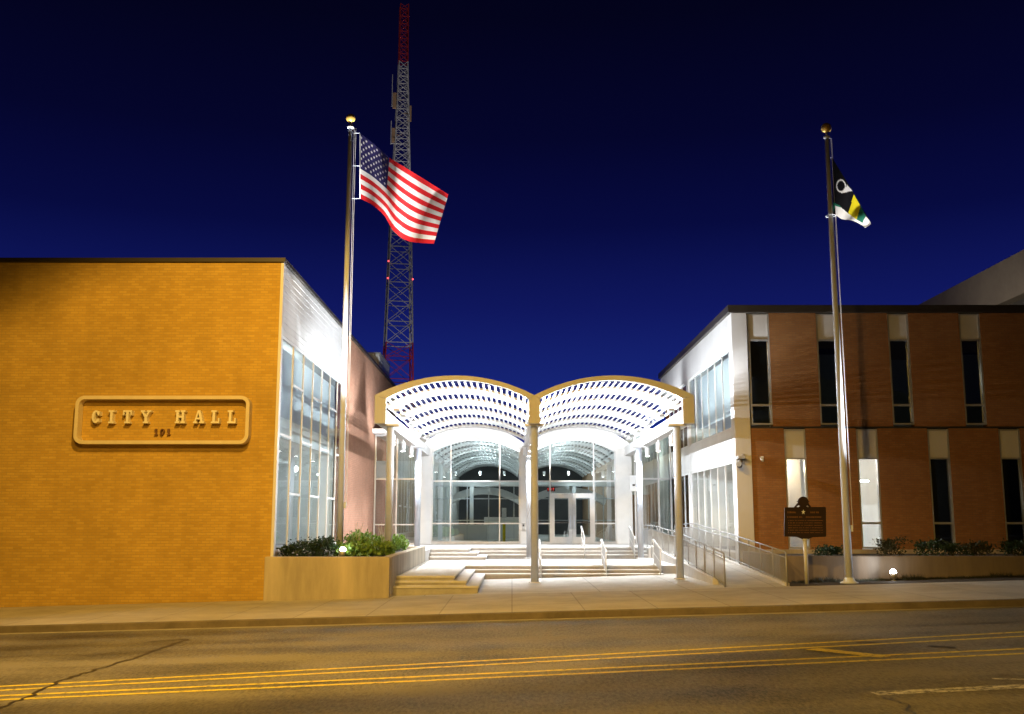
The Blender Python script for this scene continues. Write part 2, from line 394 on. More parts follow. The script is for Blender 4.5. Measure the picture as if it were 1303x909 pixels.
stripe('yellow_hatch', M['yellow'], [p, q], .32)
p, q = on_road(1112, 883), on_road(1420, 868)
stripe('white_lane_dash', M['whitep'], [p, q], .26)
p, q = on_road(1262, 864), on_road(1420, 868)
stripe('white_lane_dash', M['whitep'], [p, q], .1)
def crack(pts, w):
    b = MB(); rr = []
    P = [Vector(on_road(*p)) for p in pts]; Q = []
    for i in range(len(P)-1):
        for k in range(8):
            v = P[i].lerp(P[i+1], k/8); Q.append(v+Vector((random.uniform(-.05, .05), random.uniform(-.05, .05))))
    Q.append(P[-1])
    for u, v in zip(Q, Q[1:]):
        n = Vector((-(v-u).y, (v-u).x)).normalized()*w*random.uniform(.3, .7)
        b.face([(u.x-n.x, u.y-n.y, g(u.x)-.1415), (v.x-n.x, v.y-n.y, g(v.x)-.1415), (v.x+n.x, v.y+n.y, g(v.x)-.1415), (u.x+n.x, u.y+n.y, g(u.x)-.1415)])
    structure(b.build('road_crack', M['tar']))
crack([(240, 814), (215, 822), (180, 835), (130, 850), (80, 866), (40, 886), (0, 902)], .05)
crack([(190, 817), (240, 814)], .06)
crack([(1120, 888), (1150, 896), (1165, 909)], .02)
crack([(930, 806), (1100, 800), (1303, 791)], .035)
crack([(1180, 822), (1215, 825)], .1)
crack([(1090, 818), (1118, 819)], .09)

# ------------------------------------------------------------------ left wing
lw = thing('city_hall_wing', 'two storey buff brick wing with long blank street wall and tall glazed side wall', 'building', (-14, 34, -2.3))
b = MB(); b.box(-34, -6.645, 28.5, 28.72, -3.6, 7.28); b.build('brick_wall', M['brick_buff'], lw)
b = MB(); b.box(-6.643, -6.555, 28.497, 28.725, -1.05, 7.28); b.build('corner_trim', M['panel'], lw, .01)
b = MB()
b.box(-34.05, -6.5, 28.40, 28.95, 7.285, 7.40); b.box(-6.85, -6.5, 28.95, 58, 7.285, 7.40)
b.build('roof_coping', M['dark'], lw)
bx('roof', M['rooff'], lw, -34, -6.85, 28.95, 58, 7.0, 7.2)
b = MB()                                                    # panelled band above the glazing
for i in range(5):
    y0 = 28.73+(39.75-28.73)*i/5; y1 = 28.73+(39.75-28.73)*(i+1)/5
    for k in range(11):
        z0 = 5.22+2.06*k/11; z1 = 5.22+2.06*(k+1)/11
        b.hexa([(-6.78, y0+.006, z0), (-6.572, y0+.006, z0), (-6.572, y1-.006, z0), (-6.78, y1-.006, z0), (-6.78, y0+.006, z1-.001), (-6.586, y0+.006, z1-.001), (-6.586, y1-.006, z1-.001), (-6.78, y1-.006, z1-.001)])
b.build('fascia_panel', M['panel'], lw)
b = MB(); b.box(-6.9, -6.6, 39.75, 58, -3.4, 7.28); b.build('side_wall', M['brick_salmon'], lw)
bx('rear_wall', M['brick_salmon'], lw, -34, -6.9, 57.7, 58, -3.4, 7.28)
bx('far_wall', M['brick_buff'], lw, -34, -33.7, 28.85, 57.7, -3.4, 7.28)
bx('base_wall', M['conc_wall'], lw, -6.85, -6.56, 28.73, 39.75, -3.4, -.92)
win = MB()
ys = [28.75+i*1.571 for i in range(8)]; ys[0] = 28.73; ys[-1] = 39.73
fr = MB()
for i, y in enumerate(ys):
    fr.box(-6.62, -6.582, y, y+.06, -.92, 5.22)
fr.box(-6.618, -6.586, 28.8, 39.73, -.91, -.84); fr.box(-6.618, -6.586, 28.8, 39.73, 5.13, 5.21)
for i in range(7):
    for z in ([2.35] if i % 2 == 0 else [3.95, .7]):
        fr.box(-6.617, -6.588, ys[i]+.07, ys[i+1], z, z+.07)
wf = fr.build('window', M['white'], lw)
b = MB(); b.face([(-6.61, 28.75, -.9), (-6.61, 39.75, -.9), (-6.61, 39.75, 5.2), (-6.61, 28.75, 5.2)]); b.build('pane', M['blue_glass'], wf)
# interior seen through the glass
bx('interior_floor', M['carpet'], lw, -14, -6.95, 28.9, 39.7, -1.2, -.95)
bx('interior_wall', M['interior'], lw, -14.2, -14, 28.9, 39.7, -1.2, 6.9)
bx('interior_wall', M['interior'], lw, -14, -6.95, 39.75, 39.9, -1.2, 6.9)
bx('interior_ceiling', M['interior'], lw, -14, -6.95, 28.9, 39.7, 5.6, 5.8)
bx('mezzanine', M['plaster'], lw, -14, -8.6, 30.2, 39.6, 2.1, 2.5)
bx('blind', M['blind'], lw, -6.98, -6.95, 28.9, 30.25, -.8, 5.1)
bx('blind', M['blind'], lw, -6.98, -6.95, 30.3, 39.6, 2.42, 5.1)
ph = MB(); ph.box(-10.2, -6.9, 52.4, 56.8, 7.2, 8.5)
pho = ph.build('roof_penthouse', M['panel'], lw)
bx('door', M['galv'], pho, -6.9, -6.88, 53.2, 54.0, 7.25, 8.25)
bx('coping', M['galv'], pho, -10.25, -6.86, 52.35, 56.85, 8.503, 8.57)

# sign on the blank wall
sg = thing('city_hall_sign', 'raised rounded sign frame reading CITY HALL 101 on the buff brick wall', 'sign', (-9.85, 28.5, 2.7))
def rrect(cx, cz, w, h, r, n=8):
    pts = []
    for (sx, sz, a0) in ((1, 1, 0), (-1, 1, 90), (-1, -1, 180), (1, -1, 270)):
        for k in range(n+1):
            a = R(a0+90*k/n); pts.append((cx+sx*(w/2-r)+r*math.cos(a), cz+sz*(h/2-r)+r*math.sin(a)))
    return pts
c = at(210, 535.5, 28.45)
W_, H_ = 4.84, 1.34
A = rrect(c.x, c.z, W_, H_, .24); B = rrect(c.x, c.z, W_-.19, H_-.19, .16)
b = MB(); b.strip(A+[A[0]], B+[B[0]], 28.17, 28.5); b.build('frame', M['signstone'], sg, .012)
b = MB(); b.prism(rrect(c.x, c.z, W_-.2, H_-.2, .155), 28.47, 28.49, 'y'); b.build('panel', M['brick_buff'], sg)
def bar(x0, z0, x1, z1, w):             # slanted stroke with horizontal ends
    return [(x0-w/2, z0), (x0+w/2, z0), (x1+w/2, z1), (x1-w/2, z1)]
def rect(x0, x1, z0, z1): return [(x0, z0), (x1, z0), (x1, z1), (x0, z1)]
def arc(cx, cz, rx, rz, a0, a1, w0, w1, n=16):
    quads = []
    def pt(a):
        k = abs(math.cos(R(a))); w = w0*(1-k)+w1*k
        return ((cx+rx*math.cos(R(a)), cz+rz*math.sin(R(a))), (cx+(rx-w)*math.cos(R(a)), cz+(rz-w)*math.sin(R(a))))
    for i in range(n):
        p, q = pt(a0+(a1-a0)*i/n), pt(a0+(a1-a0)*(i+1)/n); quads.append([p[0], q[0], q[1], p[1]])
    return quads
GL = {
 'C': arc(.42, .5, .40, .5, 42, 318, .13, .24)+[rect(.62, .78, .60, .93), rect(.62, .78, .10, .36)],
 'I': [rect(.24, .50, .12, .88), rect(.08, .66, 0, .13), rect(.08, .66, .87, 1)],
 'T': [rect(.32, .58, .12, .87), rect(.17, .73, 0, .13), rect(.0, .9, .86, 1), rect(.0, .13, .62, .87), rect(.77, .9, .62, .87)],
 'Y': [rect(.34, .6, .12, .48), rect(.2, .74, 0, .13), bar(.46, .46, .14, .88, .25), bar(.48, .46, .78, .88, .2), rect(-.06, .36, .87, 1), rect(.58, 1.0, .87, 1)],
 'H': [rect(.1, .34, .12, .88), rect(.66, .9, .12, .88), rect(.34, .66, .43, .57), rect(-.02, .44, 0, .13), rect(.56, 1.02, 0, .13), rect(-.02, .44, .87, 1), rect(.56, 1.02, .87, 1)],
 'A': [bar(.12, .12, .44, 1, .14), bar(.82, .12, .5, 1, .26), rect(.26, .66, .3, .42), rect(-.06, .34, 0, .13), rect(.58, 1.06, 0, .13)],
 'L': [rect(.12, .38, .12, .88), rect(-.02, .54, .87, 1), rect(-.02, .84, 0, .13), rect(.71, .84, .12, .4)],
 '1': [rect(.3, .52, .1, .86), rect(.12, .7, 0, .11), bar(.36, .72, .36, 1, .3), rect(.14, .3, .68, .8)],
 '0': arc(.45, .5, .38, .5, 0, 360, .13, .2, 24),
}
def glyph(ch, x, z, h, w, y_back, d, parent, mat):
    b = MB()
    for k, poly in enumerate(GL[ch]):
        b.prism([(x+(u-.45)*w, z+(v-.5)*h) for u, v in poly], y_back-d-.0012*k, y_back, 'y')
    return b.build('letter', mat, parent)
for ch, zx in zip('CITYHALL', (218, 315, 408, 520, 728, 842, 948, 1048)):
    q = at(80+zx/4.826, 480+247/4.826, 28.42); glyph(ch, q.x, q.z, .36, .27, 28.47, .21, sg, M['lettercast'])
for ch, zx in zip('101', (575, 612, 652)):
    q = at(80+zx/4.826, 480+337/4.826, 28.42); glyph(ch, q.x, q.z, .175, .15, 28.47, .09, sg, M['letter_gold'])

# ------------------------------------------------------------------ planter of the left wing
pl = thing('concrete_planter', 'tan concrete planter wall beside the front steps, holding green bushes', 'planter', (-5, 32, -2.2))
b = MB(); b.box(-6.72, -3.32, 28.18, 28.46, -3.2, -1.02); b.build('front_wall', M['conc_wall'], pl, .02)
b = MB(); b.box(-3.56, -3.3, 28.462, 39.5, -3.2, -1.023); b.build('side_wall', M['conc_wall'], pl, .02)
b = MB(); b.box(-6.55, -3.56, 39.25, 39.5, -3.2, -1.03); b.build('rear_wall', M['conc_wall'], pl, .02)
bx('soil', M['earth'], pl, -6.55, -3.56, 28.46, 39.25, -1.6, -1.1)

# ------------------------------------------------------------------ steps and terraces
def lshape(xl, xe, xr, yf, ym, yb): return [(xl, yf), (xe, yf), (xe, ym), (xr, ym), (xr, yb), (xl, yb)]
st = thing('front_steps', 'lower flight of three pale concrete steps wrapping round a projecting landing', 'steps', (0, 33, -2))
for k in range(3):
    z = -1.85+.12*k
    b = MB(); b.prism(lshape(-3.33, -.95-.35*k, 5.2-.004*k, 29.0+.36*k, 35.5+.38*k, 42+.01*k), -3, z-.05, 'z')
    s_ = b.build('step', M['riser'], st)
    b = MB(); b.prism(lshape(-3.33, -.925-.35*k, 5.203-.004*k, 28.975+.36*k, 35.475+.38*k, 42+.01*k), z-.05, z, 'z')
    b.build('tread', M['step'], s_)
st2 = thing('entrance_steps', 'upper flight of three pale concrete steps below the glass entrance', 'steps', (0, 44, -1.6))
for k in range(3):
    z = -1.61+.137*(k+1)
    b = MB(); b.prism(lshape(-3.29, -1.05-.35*k, 5.7-.004*k, 41+.38*k, 43.4+.38*k, 49.68-.01*k), -2.9, z-.05, 'z')
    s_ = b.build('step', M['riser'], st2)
    b = MB(); b.prism(lshape(-3.29, -1.025-.35*k, 5.703-.004*k, 40.975+.38*k, 43.375+.38*k, 49.68-.01*k), z-.05, z, 'z')
    b.build('tread', M['step'], s_)
structure(bx('terrace', M['step'], None, -6.5, -3.3, 39.5, 49.7, -2.9, -1.205))
structure(bx('terrace', M['step'], None, 5.7, 7.64, 43.2, 49.7, -2.9, -1.205))
rp = thing('access_ramp', 'long concrete wheelchair ramp climbing beside the right wing', 'ramp', (6.7, 36, -1.8))
b = MB(); z0 = g(5.9)-.0; z1 = g(7.5)
b.hexa([(5.95, 28.62, -3), (7.5, 28.62, -3), (7.5, 43.2, -3), (5.95, 43.2, -3), (5.95, 28.62, g(5.95)+.004), (7.5, 28.62, g(7.5)+.004), (7.5, 43.2, -1.205), (5.95, 43.2, -1.205)])
b.build('ramp_slab', M['plaza'], rp)
def ramp_z(y): return g(6.2) + (-1.2-g(6.2))*max(0, min(1, (y-28.62)/14.58))
b = MB(); b.hexa([(5.78, 30, -3), (5.95, 30, -3), (5.95, 43.2, -3), (5.78, 43.2, -3), (5.78, 30, ramp_z(30)+.1), (5.95, 30, ramp_z(30)+.1), (5.95, 43.2, -1.1), (5.78, 43.2, -1.1)])
b.build('kerb_wall', M['step'], rp, .015)
b = MB(); b.hexa([(7.5, 28.62, -3), (7.63, 28.62, -3), (7.63, 43.2, -3), (7.5, 43.2, -3), (7.5, 28.62, ramp_z(28.62)+.12), (7.63, 28.62, ramp_z(28.62)+.12), (7.63, 43.2, -1.1), (7.5, 43.2, -1.1)])
b.build('kerb_wall', M['step'], rp, .015)
bx('side_block', M['step'], rp, 5.2, 5.78, 36.3, 43.39, -2.9, -1.612)

# ------------------------------------------------------------------ railings
def railing(name, label, cat, base, h=.92, spacing=1.45, infill=True, group=None, r=.021, two=True):
    base = [Vector(p) for p in base]
    t = thing(name, label, cat, tuple(base[0]), group)
    def top(dz): return [p+Vector((0, 0, dz)) for p in base]
    b = MB(); b.path(top(h), r); b.build('top_rail', M['railm'], t)
    if two:
        b = MB(); b.path(top(h-.16), r*.8); b.build('mid_rail', M['railm'], t)
    if infill:
        b = MB(); b.path(top(.1), r*.8); b.build('bottom_rail', M['railm'], t)
    bal = MB(); any_ = False
    for i in range(len(base)-1):
        p, q = base[i], base[i+1]; ln = (q-p).length; n = max(1, round(ln/spacing))
        for k in range(n+1):
            if k == 0 and i > 0: continue
            c_ = p.lerp(q, k/n); b = MB(); b.tube(c_-Vector((0, 0, .03)), c_+Vector((0, 0, h)), r*1.05); po = b.build('post', M['railm'], t)
        if infill:
            m_ = int(ln/.095)
            for k in range(1, m_):
                c_ = p.lerp(q, k/m_); bal.tube(c_+Vector((0, 0, .1)), c_+Vector((0, 0, h-.16)), .0075, n=4, cap=False); any_ = True
    if infill: bal.build('infill', M['railm'], t)
    else: bal.bm.free()
    return t
railing('ramp_railing', 'grey ramp railing nearest the front steps, ending at the sidewalk', 'railing',
        [(5.88, 28.75, g(5.88)), (5.88, 36, ramp_z(36)+.1), (5.88, 43.2, -1.2), (5.88, 46.5, -1.2)], group='railings of the ramp')
railing('ramp_railing', 'grey ramp railing running along the right wing wall', 'railing',
        [(7.56, 28.6, g(7.56)), (7.56, 36.0, ramp_z(36)+.1), (7.56, 43.2, -1.1), (7.56, 48, -1.2)], group='railings of the ramp')
def handrail(x, y0, y1, z0, z1, label, infill=False):
    t = thing('handrail', label, 'handrail', (x, y0, z0), 'handrails on the steps')
    h = .88
    b = MB(); b.path([(x, y0-.25, z0+h-.12), (x, y0-.22, z0+h-.02), (x, y0, z0+h), (x, y1, z1+h), (x, y1+.28, z1+h), (x, y1+.30, z1+h-.1)], .022); b.build('top_rail', M['white'], t)
    for y, z in ((y0, z0), (y1, z1)):
        b = MB(); b.tube((x, y, z-.02), (x, y, z+h), .022); b.build('post', M['white'], t)
    b = MB(); b.path([(x, y0, z0+.42), (x, y1, z1+.42)], .016); b.build('mid_rail', M['white'], t)
    if infill:
        b = MB(); b.hexa([(x-.006, y0+.02, z0+.1), (x+.006, y0+.02, z0+.1), (x+.006, y1-.02, z1+.1), (x-.006, y1-.02, z1+.1),
                          (x-.006, y0+.02, z0+h-.05), (x+.006, y0+.02, z0+h-.05), (x+.006, y1-.02, z1+h-.05), (x-.006, y1-.02, z1+h-.05)])
        b.build('infill', M['galv'], t)
handrail(.98, 35.3, 36.9, -1.98, -1.61, 'white handrail on lower steps just right of the middle column')
handrail(3.2, 35.3, 36.9, -1.92, -1.61, 'handrail with solid infill in the middle of the lower steps', True)
handrail(5.05, 35.3, 36.9, -1.88, -1.61, 'white handrail at the right end of the lower steps', True)
handrail(3.02, 43.2, 44.8, -1.61, -1.2, 'white handrail on upper steps in front of the double doors')
handrail(5.1, 43.2, 44.8, -1.61, -1.2, 'white handrail at the right end of the upper steps', True)

# ------------------------------------------------------------------ entrance hall
YH = 49.7
hall = thing('entrance_hall', 'glazed entrance hall with two arched glass bays between white pilasters', 'building', (.7, 54, -1.2))
def arcpts(x0, x1, zs, sag, n=24):
    w = (x1-x0)/2; Rr = (w*w+sag*sag)/(2*sag); cx = (x0+x1)/2; cz = zs+sag-Rr; a = math.asin(w/Rr)
    return [(cx+Rr*math.sin(-a+2*a*i/n), cz+Rr*math.cos(-a+2*a*i/n)) for i in range(n+1)]
BAYS = [(-3.9, .4, -4.42, .7), (1.0, 5.05, .7, 5.82)]
for (x0, x1, u0, u1) in BAYS:
    a = arcpts(x0, x1, 3.28, .58); o_ = arcpts(u0, u1, 3.55, .95)
    b = MB(); b.strip(o_, a, YH, YH+.3); b.build('arch_wall', M['plaster'], hall)
for x0, x1 in ((-4.42, -3.9), (.4, 1.0), (5.05, 5.82)):
    b = MB(); b.box(x0+.002, x1-.002, YH-.02, YH+.3, -1.2, 3.4); b.build('pilaster', M['plaster'], hall, .01)
def arch_z(x, x0, x1):
    p = arcpts(x0, x1, 3.28, .58, 60)
    return min(p, key=lambda q: abs(q[0]-x))[1]
def arch_window(x0, x1, verts, door=None):
    f = MB(); a = arcpts(x0, x1, 3.28, .58); ai = arcpts(x0+.07, x1-.07, 3.22, .56)
    f.strip(a, ai, YH+.03, YH+.13)
    f.box(x0, x0+.07, YH+.032, YH+.128, -1.2, 3.26); f.box(x1-.07, x1, YH+.032, YH+.128, -1.2, 3.26)
    for v in verts:
        z1 = arch_z(v, x0, x1)
        f.box(v-.03, v+.03, YH+.034, YH+.126, -1.2, z1)
    segs = [x0]+list(verts)+[x1]
    for s0, s1 in zip(segs, segs[1:]):
        isd = door and s0 <= door[0]+.01 and s1 >= door[1]-.01
        for z in ([1.78, 1.16] if isd else [1.78, -.25, -1.14]):
            f.box(s0+.03, s1-.03, YH+.04, YH+.12, z, z+.06)
        if not isd: f.box(s0+.03, s1-.03, YH+.038, YH+.118, -1.2, -1.143)
    w = f.build('window', M['alu'], hall)
    pts = [(x0+.04, -1.18), (x1-.04, -1.18)] + [(x, z-.01) for x, z in ai[::-1]]
    b = MB(); b.face([(x, YH+.08, z) for x, z in pts])
    if door:
        b.bm.free(); b = MB()
        aj = ai
        up = [(x0+.04, 1.2), (x1-.04, 1.2)] + [(x, z-.01) for x, z in ai[::-1]]
        b.face([(x, YH+.08, z) for x, z in up])
        b.face([(x0+.04, YH+.08, -1.18), (door[0], YH+.08, -1.18), (door[0], YH+.08, 1.2), (x0+.04, YH+.08, 1.2)])
        b.face([(door[1], YH+.08, -1.18), (x1-.04, YH+.08, -1.18), (x1-.04, YH+.08, 1.2), (door[1], YH+.08, 1.2)])
    b.build('pane', M['entry_glass'], w)
arch_window(-3.9, .4, (-2.97, -.6))
arch_window(1.0, 5.05, (1.85, 3.97), (1.85, 3.97))
for k, (x0, x1) in enumerate(((1.885, 2.905), (2.915, 3.935))):
    b = MB(); y0, y1 = YH+.03, YH+.09
    b.box(x0, x0+.17, y0, y1, -1.19, 1.15); b.box(x1-.17, x1, y0, y1, -1.19, 1.15)
    b.box(x0+.17, x1-.17, y0+.002, y1-.002, 1.0, 1.15); b.box(x0+.17, x1-.17, y0+.002, y1-.002, -1.19, -.86)
    d = b.build('door', M['alu'], hall)
    b = MB(); b.face([(x0+.165, YH+.06, -.87), (x1-.165, YH+.06, -.87), (x1-.165, YH+.06, 1.01), (x0+.165, YH+.06, 1.01)]); b.build('pane', M['entry_glass'], d)
    hx = x1-.09 if k == 0 else x0+.09
    b = MB(); b.path([(hx, YH+.03, -.45), (hx, YH-.05, -.45), (hx, YH-.05, .15), (hx, YH+.03, .15)], .014); b.build('handle', M['steel'], d)
    b = MB(); b.box(x0+.17, x1-.17, YH+.02, YH+.05, -.2, -.15); b.build('push_bar', M['dark'], d)
# hall interior
bx('interior_floor', M['interior'], hall, -4.4, 5.8, YH+.3, 82, -1.3, -1.2)
bx('interior_wall', M['interior'], hall, -4.4, -4.2, YH+.3, 82, -1.2, 3.6)
bx('interior_wall', M['wood'], hall, 5.6, 5.8, YH+.3, 82, -1.2, 3.6)
b = MB(); b.box(-4.2, 5.6, 81.8, 82, -1.2, 4.4); b.build('interior_wall', M['darkroom'], hall)
for (x0, x1, u0, u1) in BAYS:
    a = arcpts(u0, u1, 3.55, .95); i_ = arcpts(u0+.05, u1-.05, 3.45, .92)
    b = MB(); b.strip(a, i_, YH+.302, 82); b.build('vault_roof', M['dark'], hall)
    b = MB()
    for y in range(52, 80, 3):
        A_ = arcpts(u0+.25, u1-.25, 3.30, .86, 24); B_ = arcpts(u0+.27, u1-.27, 3.22, .86, 24); b.strip(A_, B_, y, y+1.5)
    P_ = arcpts(u0+.3, u1-.3, 3.29, .85, 24)
    for x, z in P_[1:-1]: b.box(x-.045, x+.045, 51, 80.5, z-.05, z-.02)
    b.build('slatted_ceiling', M['white'], hall)
bx('interior_beam', M['plaster'], hall, -4.2, 5.6, 56, 56.4, 1.75, 2.05)
for x in (-2.2, .7, 3.4): bx('interior_post', M['alu'], hall, x-.1, x+.1, 56.05, 56.3, -1.2, 1.75)
bx('reception_wall', M['plaster'], hall, -1.6, 1.4, 59.2, 59.4, -1.2, .1)
for (x0, x1) in ((-3.6, .5), (.9, 5.3)):
    a = arcpts(x0, x1, 1.15, .62, 20); i_ = arcpts(x0+.1, x1-.1, .78, .60, 20)
    b = MB(); b.strip(a, i_, 57.5, 59.0); b.build('reflection_arch', M['plaster'], hall)  # added arches: bright reflected arcs built as solid bands
for x in (-3.0, -1.7, -.4, 1.7, 3.0, 4.3):
    b = MB(); b.tube((x, 54.5, 2.3), (x, 54.5, 2.5), .07, n=12); hl = b.build('hall_lamp', M['white'], hall)
    b = MB(); b.tube((x, 54.5, 2.285), (x, 54.5, 2.298), .035, n=12); b.build('lens', M['ceil'], hl)
b = MB()
for x in (-3.4, -2.3, -1.2, .1, 1.3, 1.9, 2.9, 3.95, 4.7): b.box(x-.025, x+.025, 52.9, 52.96, -1.2, 1.7)
for z in (-1.15, -.1, 1.0, 1.65): b.box(-4.2, 5.6, 52.905, 52.955, z, z+.05)
b.build('inner_screen', M['alu'], hall)
yb = thing('reflected_post', 'yellow post behind the left arched glass bay, standing in for a reflection', 'post', (-.4, 52, -1.2))  # added post: a street bollard's reflection built as an object
b = MB(); b.tube((-.4, 52, -1.2), (-.4, 52, -.25), .075, n=14); b.build('shaft', M['fyellow'], yb)
b = MB(); b.tube((-.4, 52, -.25), (-.4, 52, .05), .012, n=6); b.box(-.52, -.28, 51.99, 52.01, .05, .55); b.build('notice', M['galv'], yb)
bn = thing('reception_desk', 'pale low desk inside the left arched glass bay', 'desk', (-2.2, 53.5, -1.2))
bx('front', M['plaster'], bn, -3.0, -1.3, 53.4, 53.5, -1.2, -.35); bx('top', M['white'], bn, -3.05, -1.25, 53.35, 54.0, -.348, -.30)
bx('side', M['plaster'], bn, -3.0, -2.9, 53.502, 53.95, -1.2, -.352); bx('side', M['plaster'], bn, -1.4, -1.3, 53.502, 53.95, -1.2, -.352)
# exit sign in the hall
ex = thing('exit_sign', 'small red lit EXIT sign hanging inside the glass entrance', 'exit sign', (1.95, 51.2, 1.45))
bx('housing', M['black'], ex, 1.75, 2.15, 51.22, 51.27, 1.35, 1.57)
b = MB()
def seg(x, z, w, h): b.box(x, x+w, 51.212, 51.218, z, z+h)
ox = 1.78
for ch in 'EXIT':
    if ch == 'E': seg(ox, 1.40, .016, .12); seg(ox+.016, 1.40, .04, .018); seg(ox+.016, 1.451, .034, .018); seg(ox+.016, 1.502, .04, .018)
    if ch == 'X':
        b.prism([(ox, 1.40), (ox+.02, 1.40), (ox+.062, 1.52), (ox+.042, 1.52)], 51.2105, 51.2185, 'y')
        b.prism([(ox+.042, 1.40), (ox+.062, 1.40), (ox+.02, 1.52), (ox, 1.52)], 51.212, 51.218, 'y')
    if ch == 'I': seg(ox+.022, 1.40, .018, .12)
    if ch == 'T': seg(ox+.024, 1.40, .016, .102); seg(ox, 1.502, .064, .018)
    ox += .086
b.build('lettering', M['exitred'], ex)
bx('stem', M['black'], ex, 1.94, 1.96, 51.235, 51.255, 1.57, 3.6)

cr_ = thing('door_intercom', 'small grey intercom box on the pilaster between the two arched bays', 'intercom', (.55, YH-.03, -.4))
b = MB(); b.box(.47, .63, YH-.09, YH-.022, -.55, -.2); b.build('body', M['galv'], cr_, .02)
b = MB(); b.box(.51, .59, YH-.1, YH-.091, -.36, -.26); b.build('grille', M['dark'], cr_)
ws = thing('notice_board', 'white square notice panel hanging beside the right pilaster', 'notice board', (5.9, 48.8, 1.7))
bx('board', M['white'], ws, 5.62, 6.08, 48.86, 48.9, 1.3, 2.05)
b = MB(); b.box(5.74, 5.86, 48.852, 48.859, 1.55, 1.63); b.build('mark', M['dark'], ws); b = MB(); b.box(5.9, 5.96, 48.852, 48.859, 1.5, 1.66); b.build('mark', M['dark'], ws)
# glazed links beside the hall
def link(label, x0, x1, y, ztop, xs, zs, loc):
    t = thing('glazed_link', label, 'building', loc)
    f = MB()
    for x in xs: f.box(x-.035, x+.035, y-.05, y+.06, -1.2, ztop)
    for a, c_ in zip(xs, xs[1:]):
        for z in zs: f.box(a+.035, c_-.035, y-.04, y+.05, z, z+.06)
    w = f.build('window', M['alu'], t)
    b = MB(); b.face([(x0, y, -1.19), (x1, y, -1.19), (x1, y, ztop), (x0, y, ztop)]); b.build('pane', M['entry_glass'], w)
    bx('roof', M['white'], t, x0-.02, x1+.02, y-.9, y+6, ztop+.002, ztop+.22)
    bx('interior_floor', M['interior'], t, x0, x1, y+.08, y+6, -1.3, -1.2)
    bx('interior_wall', M['interior'], t, x0, x1, y+6.001, y+6.2, -1.2, ztop)
    return t
l1 = link('narrow glazed link between the salmon brick wall and the left pilaster', -6.58, -4.44, 49.0, 4.0, [-6.54, -5.5, -4.48], [-1.19, -.3, 1.85, 3.93], (-5.5, 49, -1.2))
bx('spandrel', M['panel'], l1, -6.5, -4.5, 49.09, 49.14, 1.9, 2.75)
bx('blind', M['plaster'], l1, -5.3, -4.9, 52, 52.05, -1.0, 1.5)
l2 = link('narrow glazed link between the right pilaster and the right wing', 5.84, 7.62, 49.0, 4.0, [5.88, 6.2, 7.0, 7.58], [-1.19, 1.85, 3.93], (6.7, 49, -1.2))
bx('side_wall', M['interior'], l2, 7.58, 7.62, 49.7, 55.2, -1.2, 4.0)
bx('door', M['wood'], l2, 5.95, 6.9, 51.5, 51.6, -1.2, 1.2)

# ------------------------------------------------------------------ right wing
rw = thing('brick_wing', 'two storey red brick wing with staggered slit windows and white corner pier', 'building', (15, 40, -2))
YR = 35.0; XR = 7.66
up_c = [8.62, 11.0, 13.5, 16.0, 18.45, 20.9, 23.3]; lo_c = [9.72, 12.2, 14.65, 17.1, 19.6, 22.05]
HW = .37
def facade(cs, x0, x1, z0, z1, name):
    b = MB(); e = x0
    for c_ in cs:
        if c_-HW > e+.01: b.box(e, c_-HW, YR, YR+.32, z0, z1)
        e = c_+HW
    b.box(e, x1, YR, YR+.32, z0, z1)
    return b.build(name, M['brick_red'], rw)
facade(up_c, 8.98, 25, 3.14, 7.12, 'brick_wall'); facade(lo_c, 8.2, 25, -1.02, 3.08, 'brick_wall')
bx('brick_joint', M['dark'], rw, 8.21, 25, YR+.03, YR+.3, 3.08, 3.14)
b = MB(); b.box(XR, 8.2, YR-.04, YR+.55, -2.2, 7.12); b.build('corner_pier', M['panel'], rw, .012)
b = MB(); b.box(8.2, 25, YR-.03, YR+.32, -2.4, -1.02); b.build('plinth', M['conc_wall'], rw)
b = MB(); b.box(XR-.12, 25.1, YR-.16, YR+.6, 7.125, 7.38); b.box(XR-.12, XR+.4, YR+.6, 52, 7.125, 7.38); b.build('roof_fascia', M['dark'], rw)
bx('roof', M['rooff'], rw, XR+.4, 25, YR+.6, 52, 7.1, 7.3)
def slit(c_, z0, z1, zs, zt, upper, lit=None):
    """z0 bottom, zt transom, zs foot of the white spandrel, z1 top"""
    f = MB(); x0, x1 = c_-HW+.004, c_+HW-.004; y0, y1 = YR+.02, YR+.2; w = .055
    f.box(x0, x0+w, y0, y1, z0, z1); f.box(x1-w, x1, y0, y1, z0, z1)
    f.box(x0+w, x1-w, y0, y1, z0, z0+.06); f.box(x0+w, x1-w, y0, y1, zs-.06, zs); f.box(x0+w, x1-w, y0+.01, y1-.01, zt, zt+.07)
    f.box(x0+w, x1-w, y0+.015, y1-.005, z1-.05, z1)
    o = f.build('window', M['alu'], rw)
    bx('spandrel', M['panel'], o, x0+w, x1-w, YR+.06, YR+.16, zs, z1-.05)
    b = MB(); b.face([(x0+w, YR+.12, z0+.06), (x1-w, YR+.12, z0+.06), (x1-w, YR+.12, zs-.06), (x0+w, YR+.12, zs-.06)]); b.build('pane', M['dglass'] if not lit else M['side_glass'], o)
    if lit == 'blind': bx('blind', M['blind'], o, x0+w, x1-w, YR+.25, YR+.27, z0, zs)
for i, c_ in enumerate(up_c): slit(c_, 3.2, 7.1, 6.2, 3.85, True)
for i, c_ in enumerate(lo_c): slit(c_, -1.0, 3.05, 2.08, -.18, False, {0: 'lit', 1: 'lit'}.get(i))
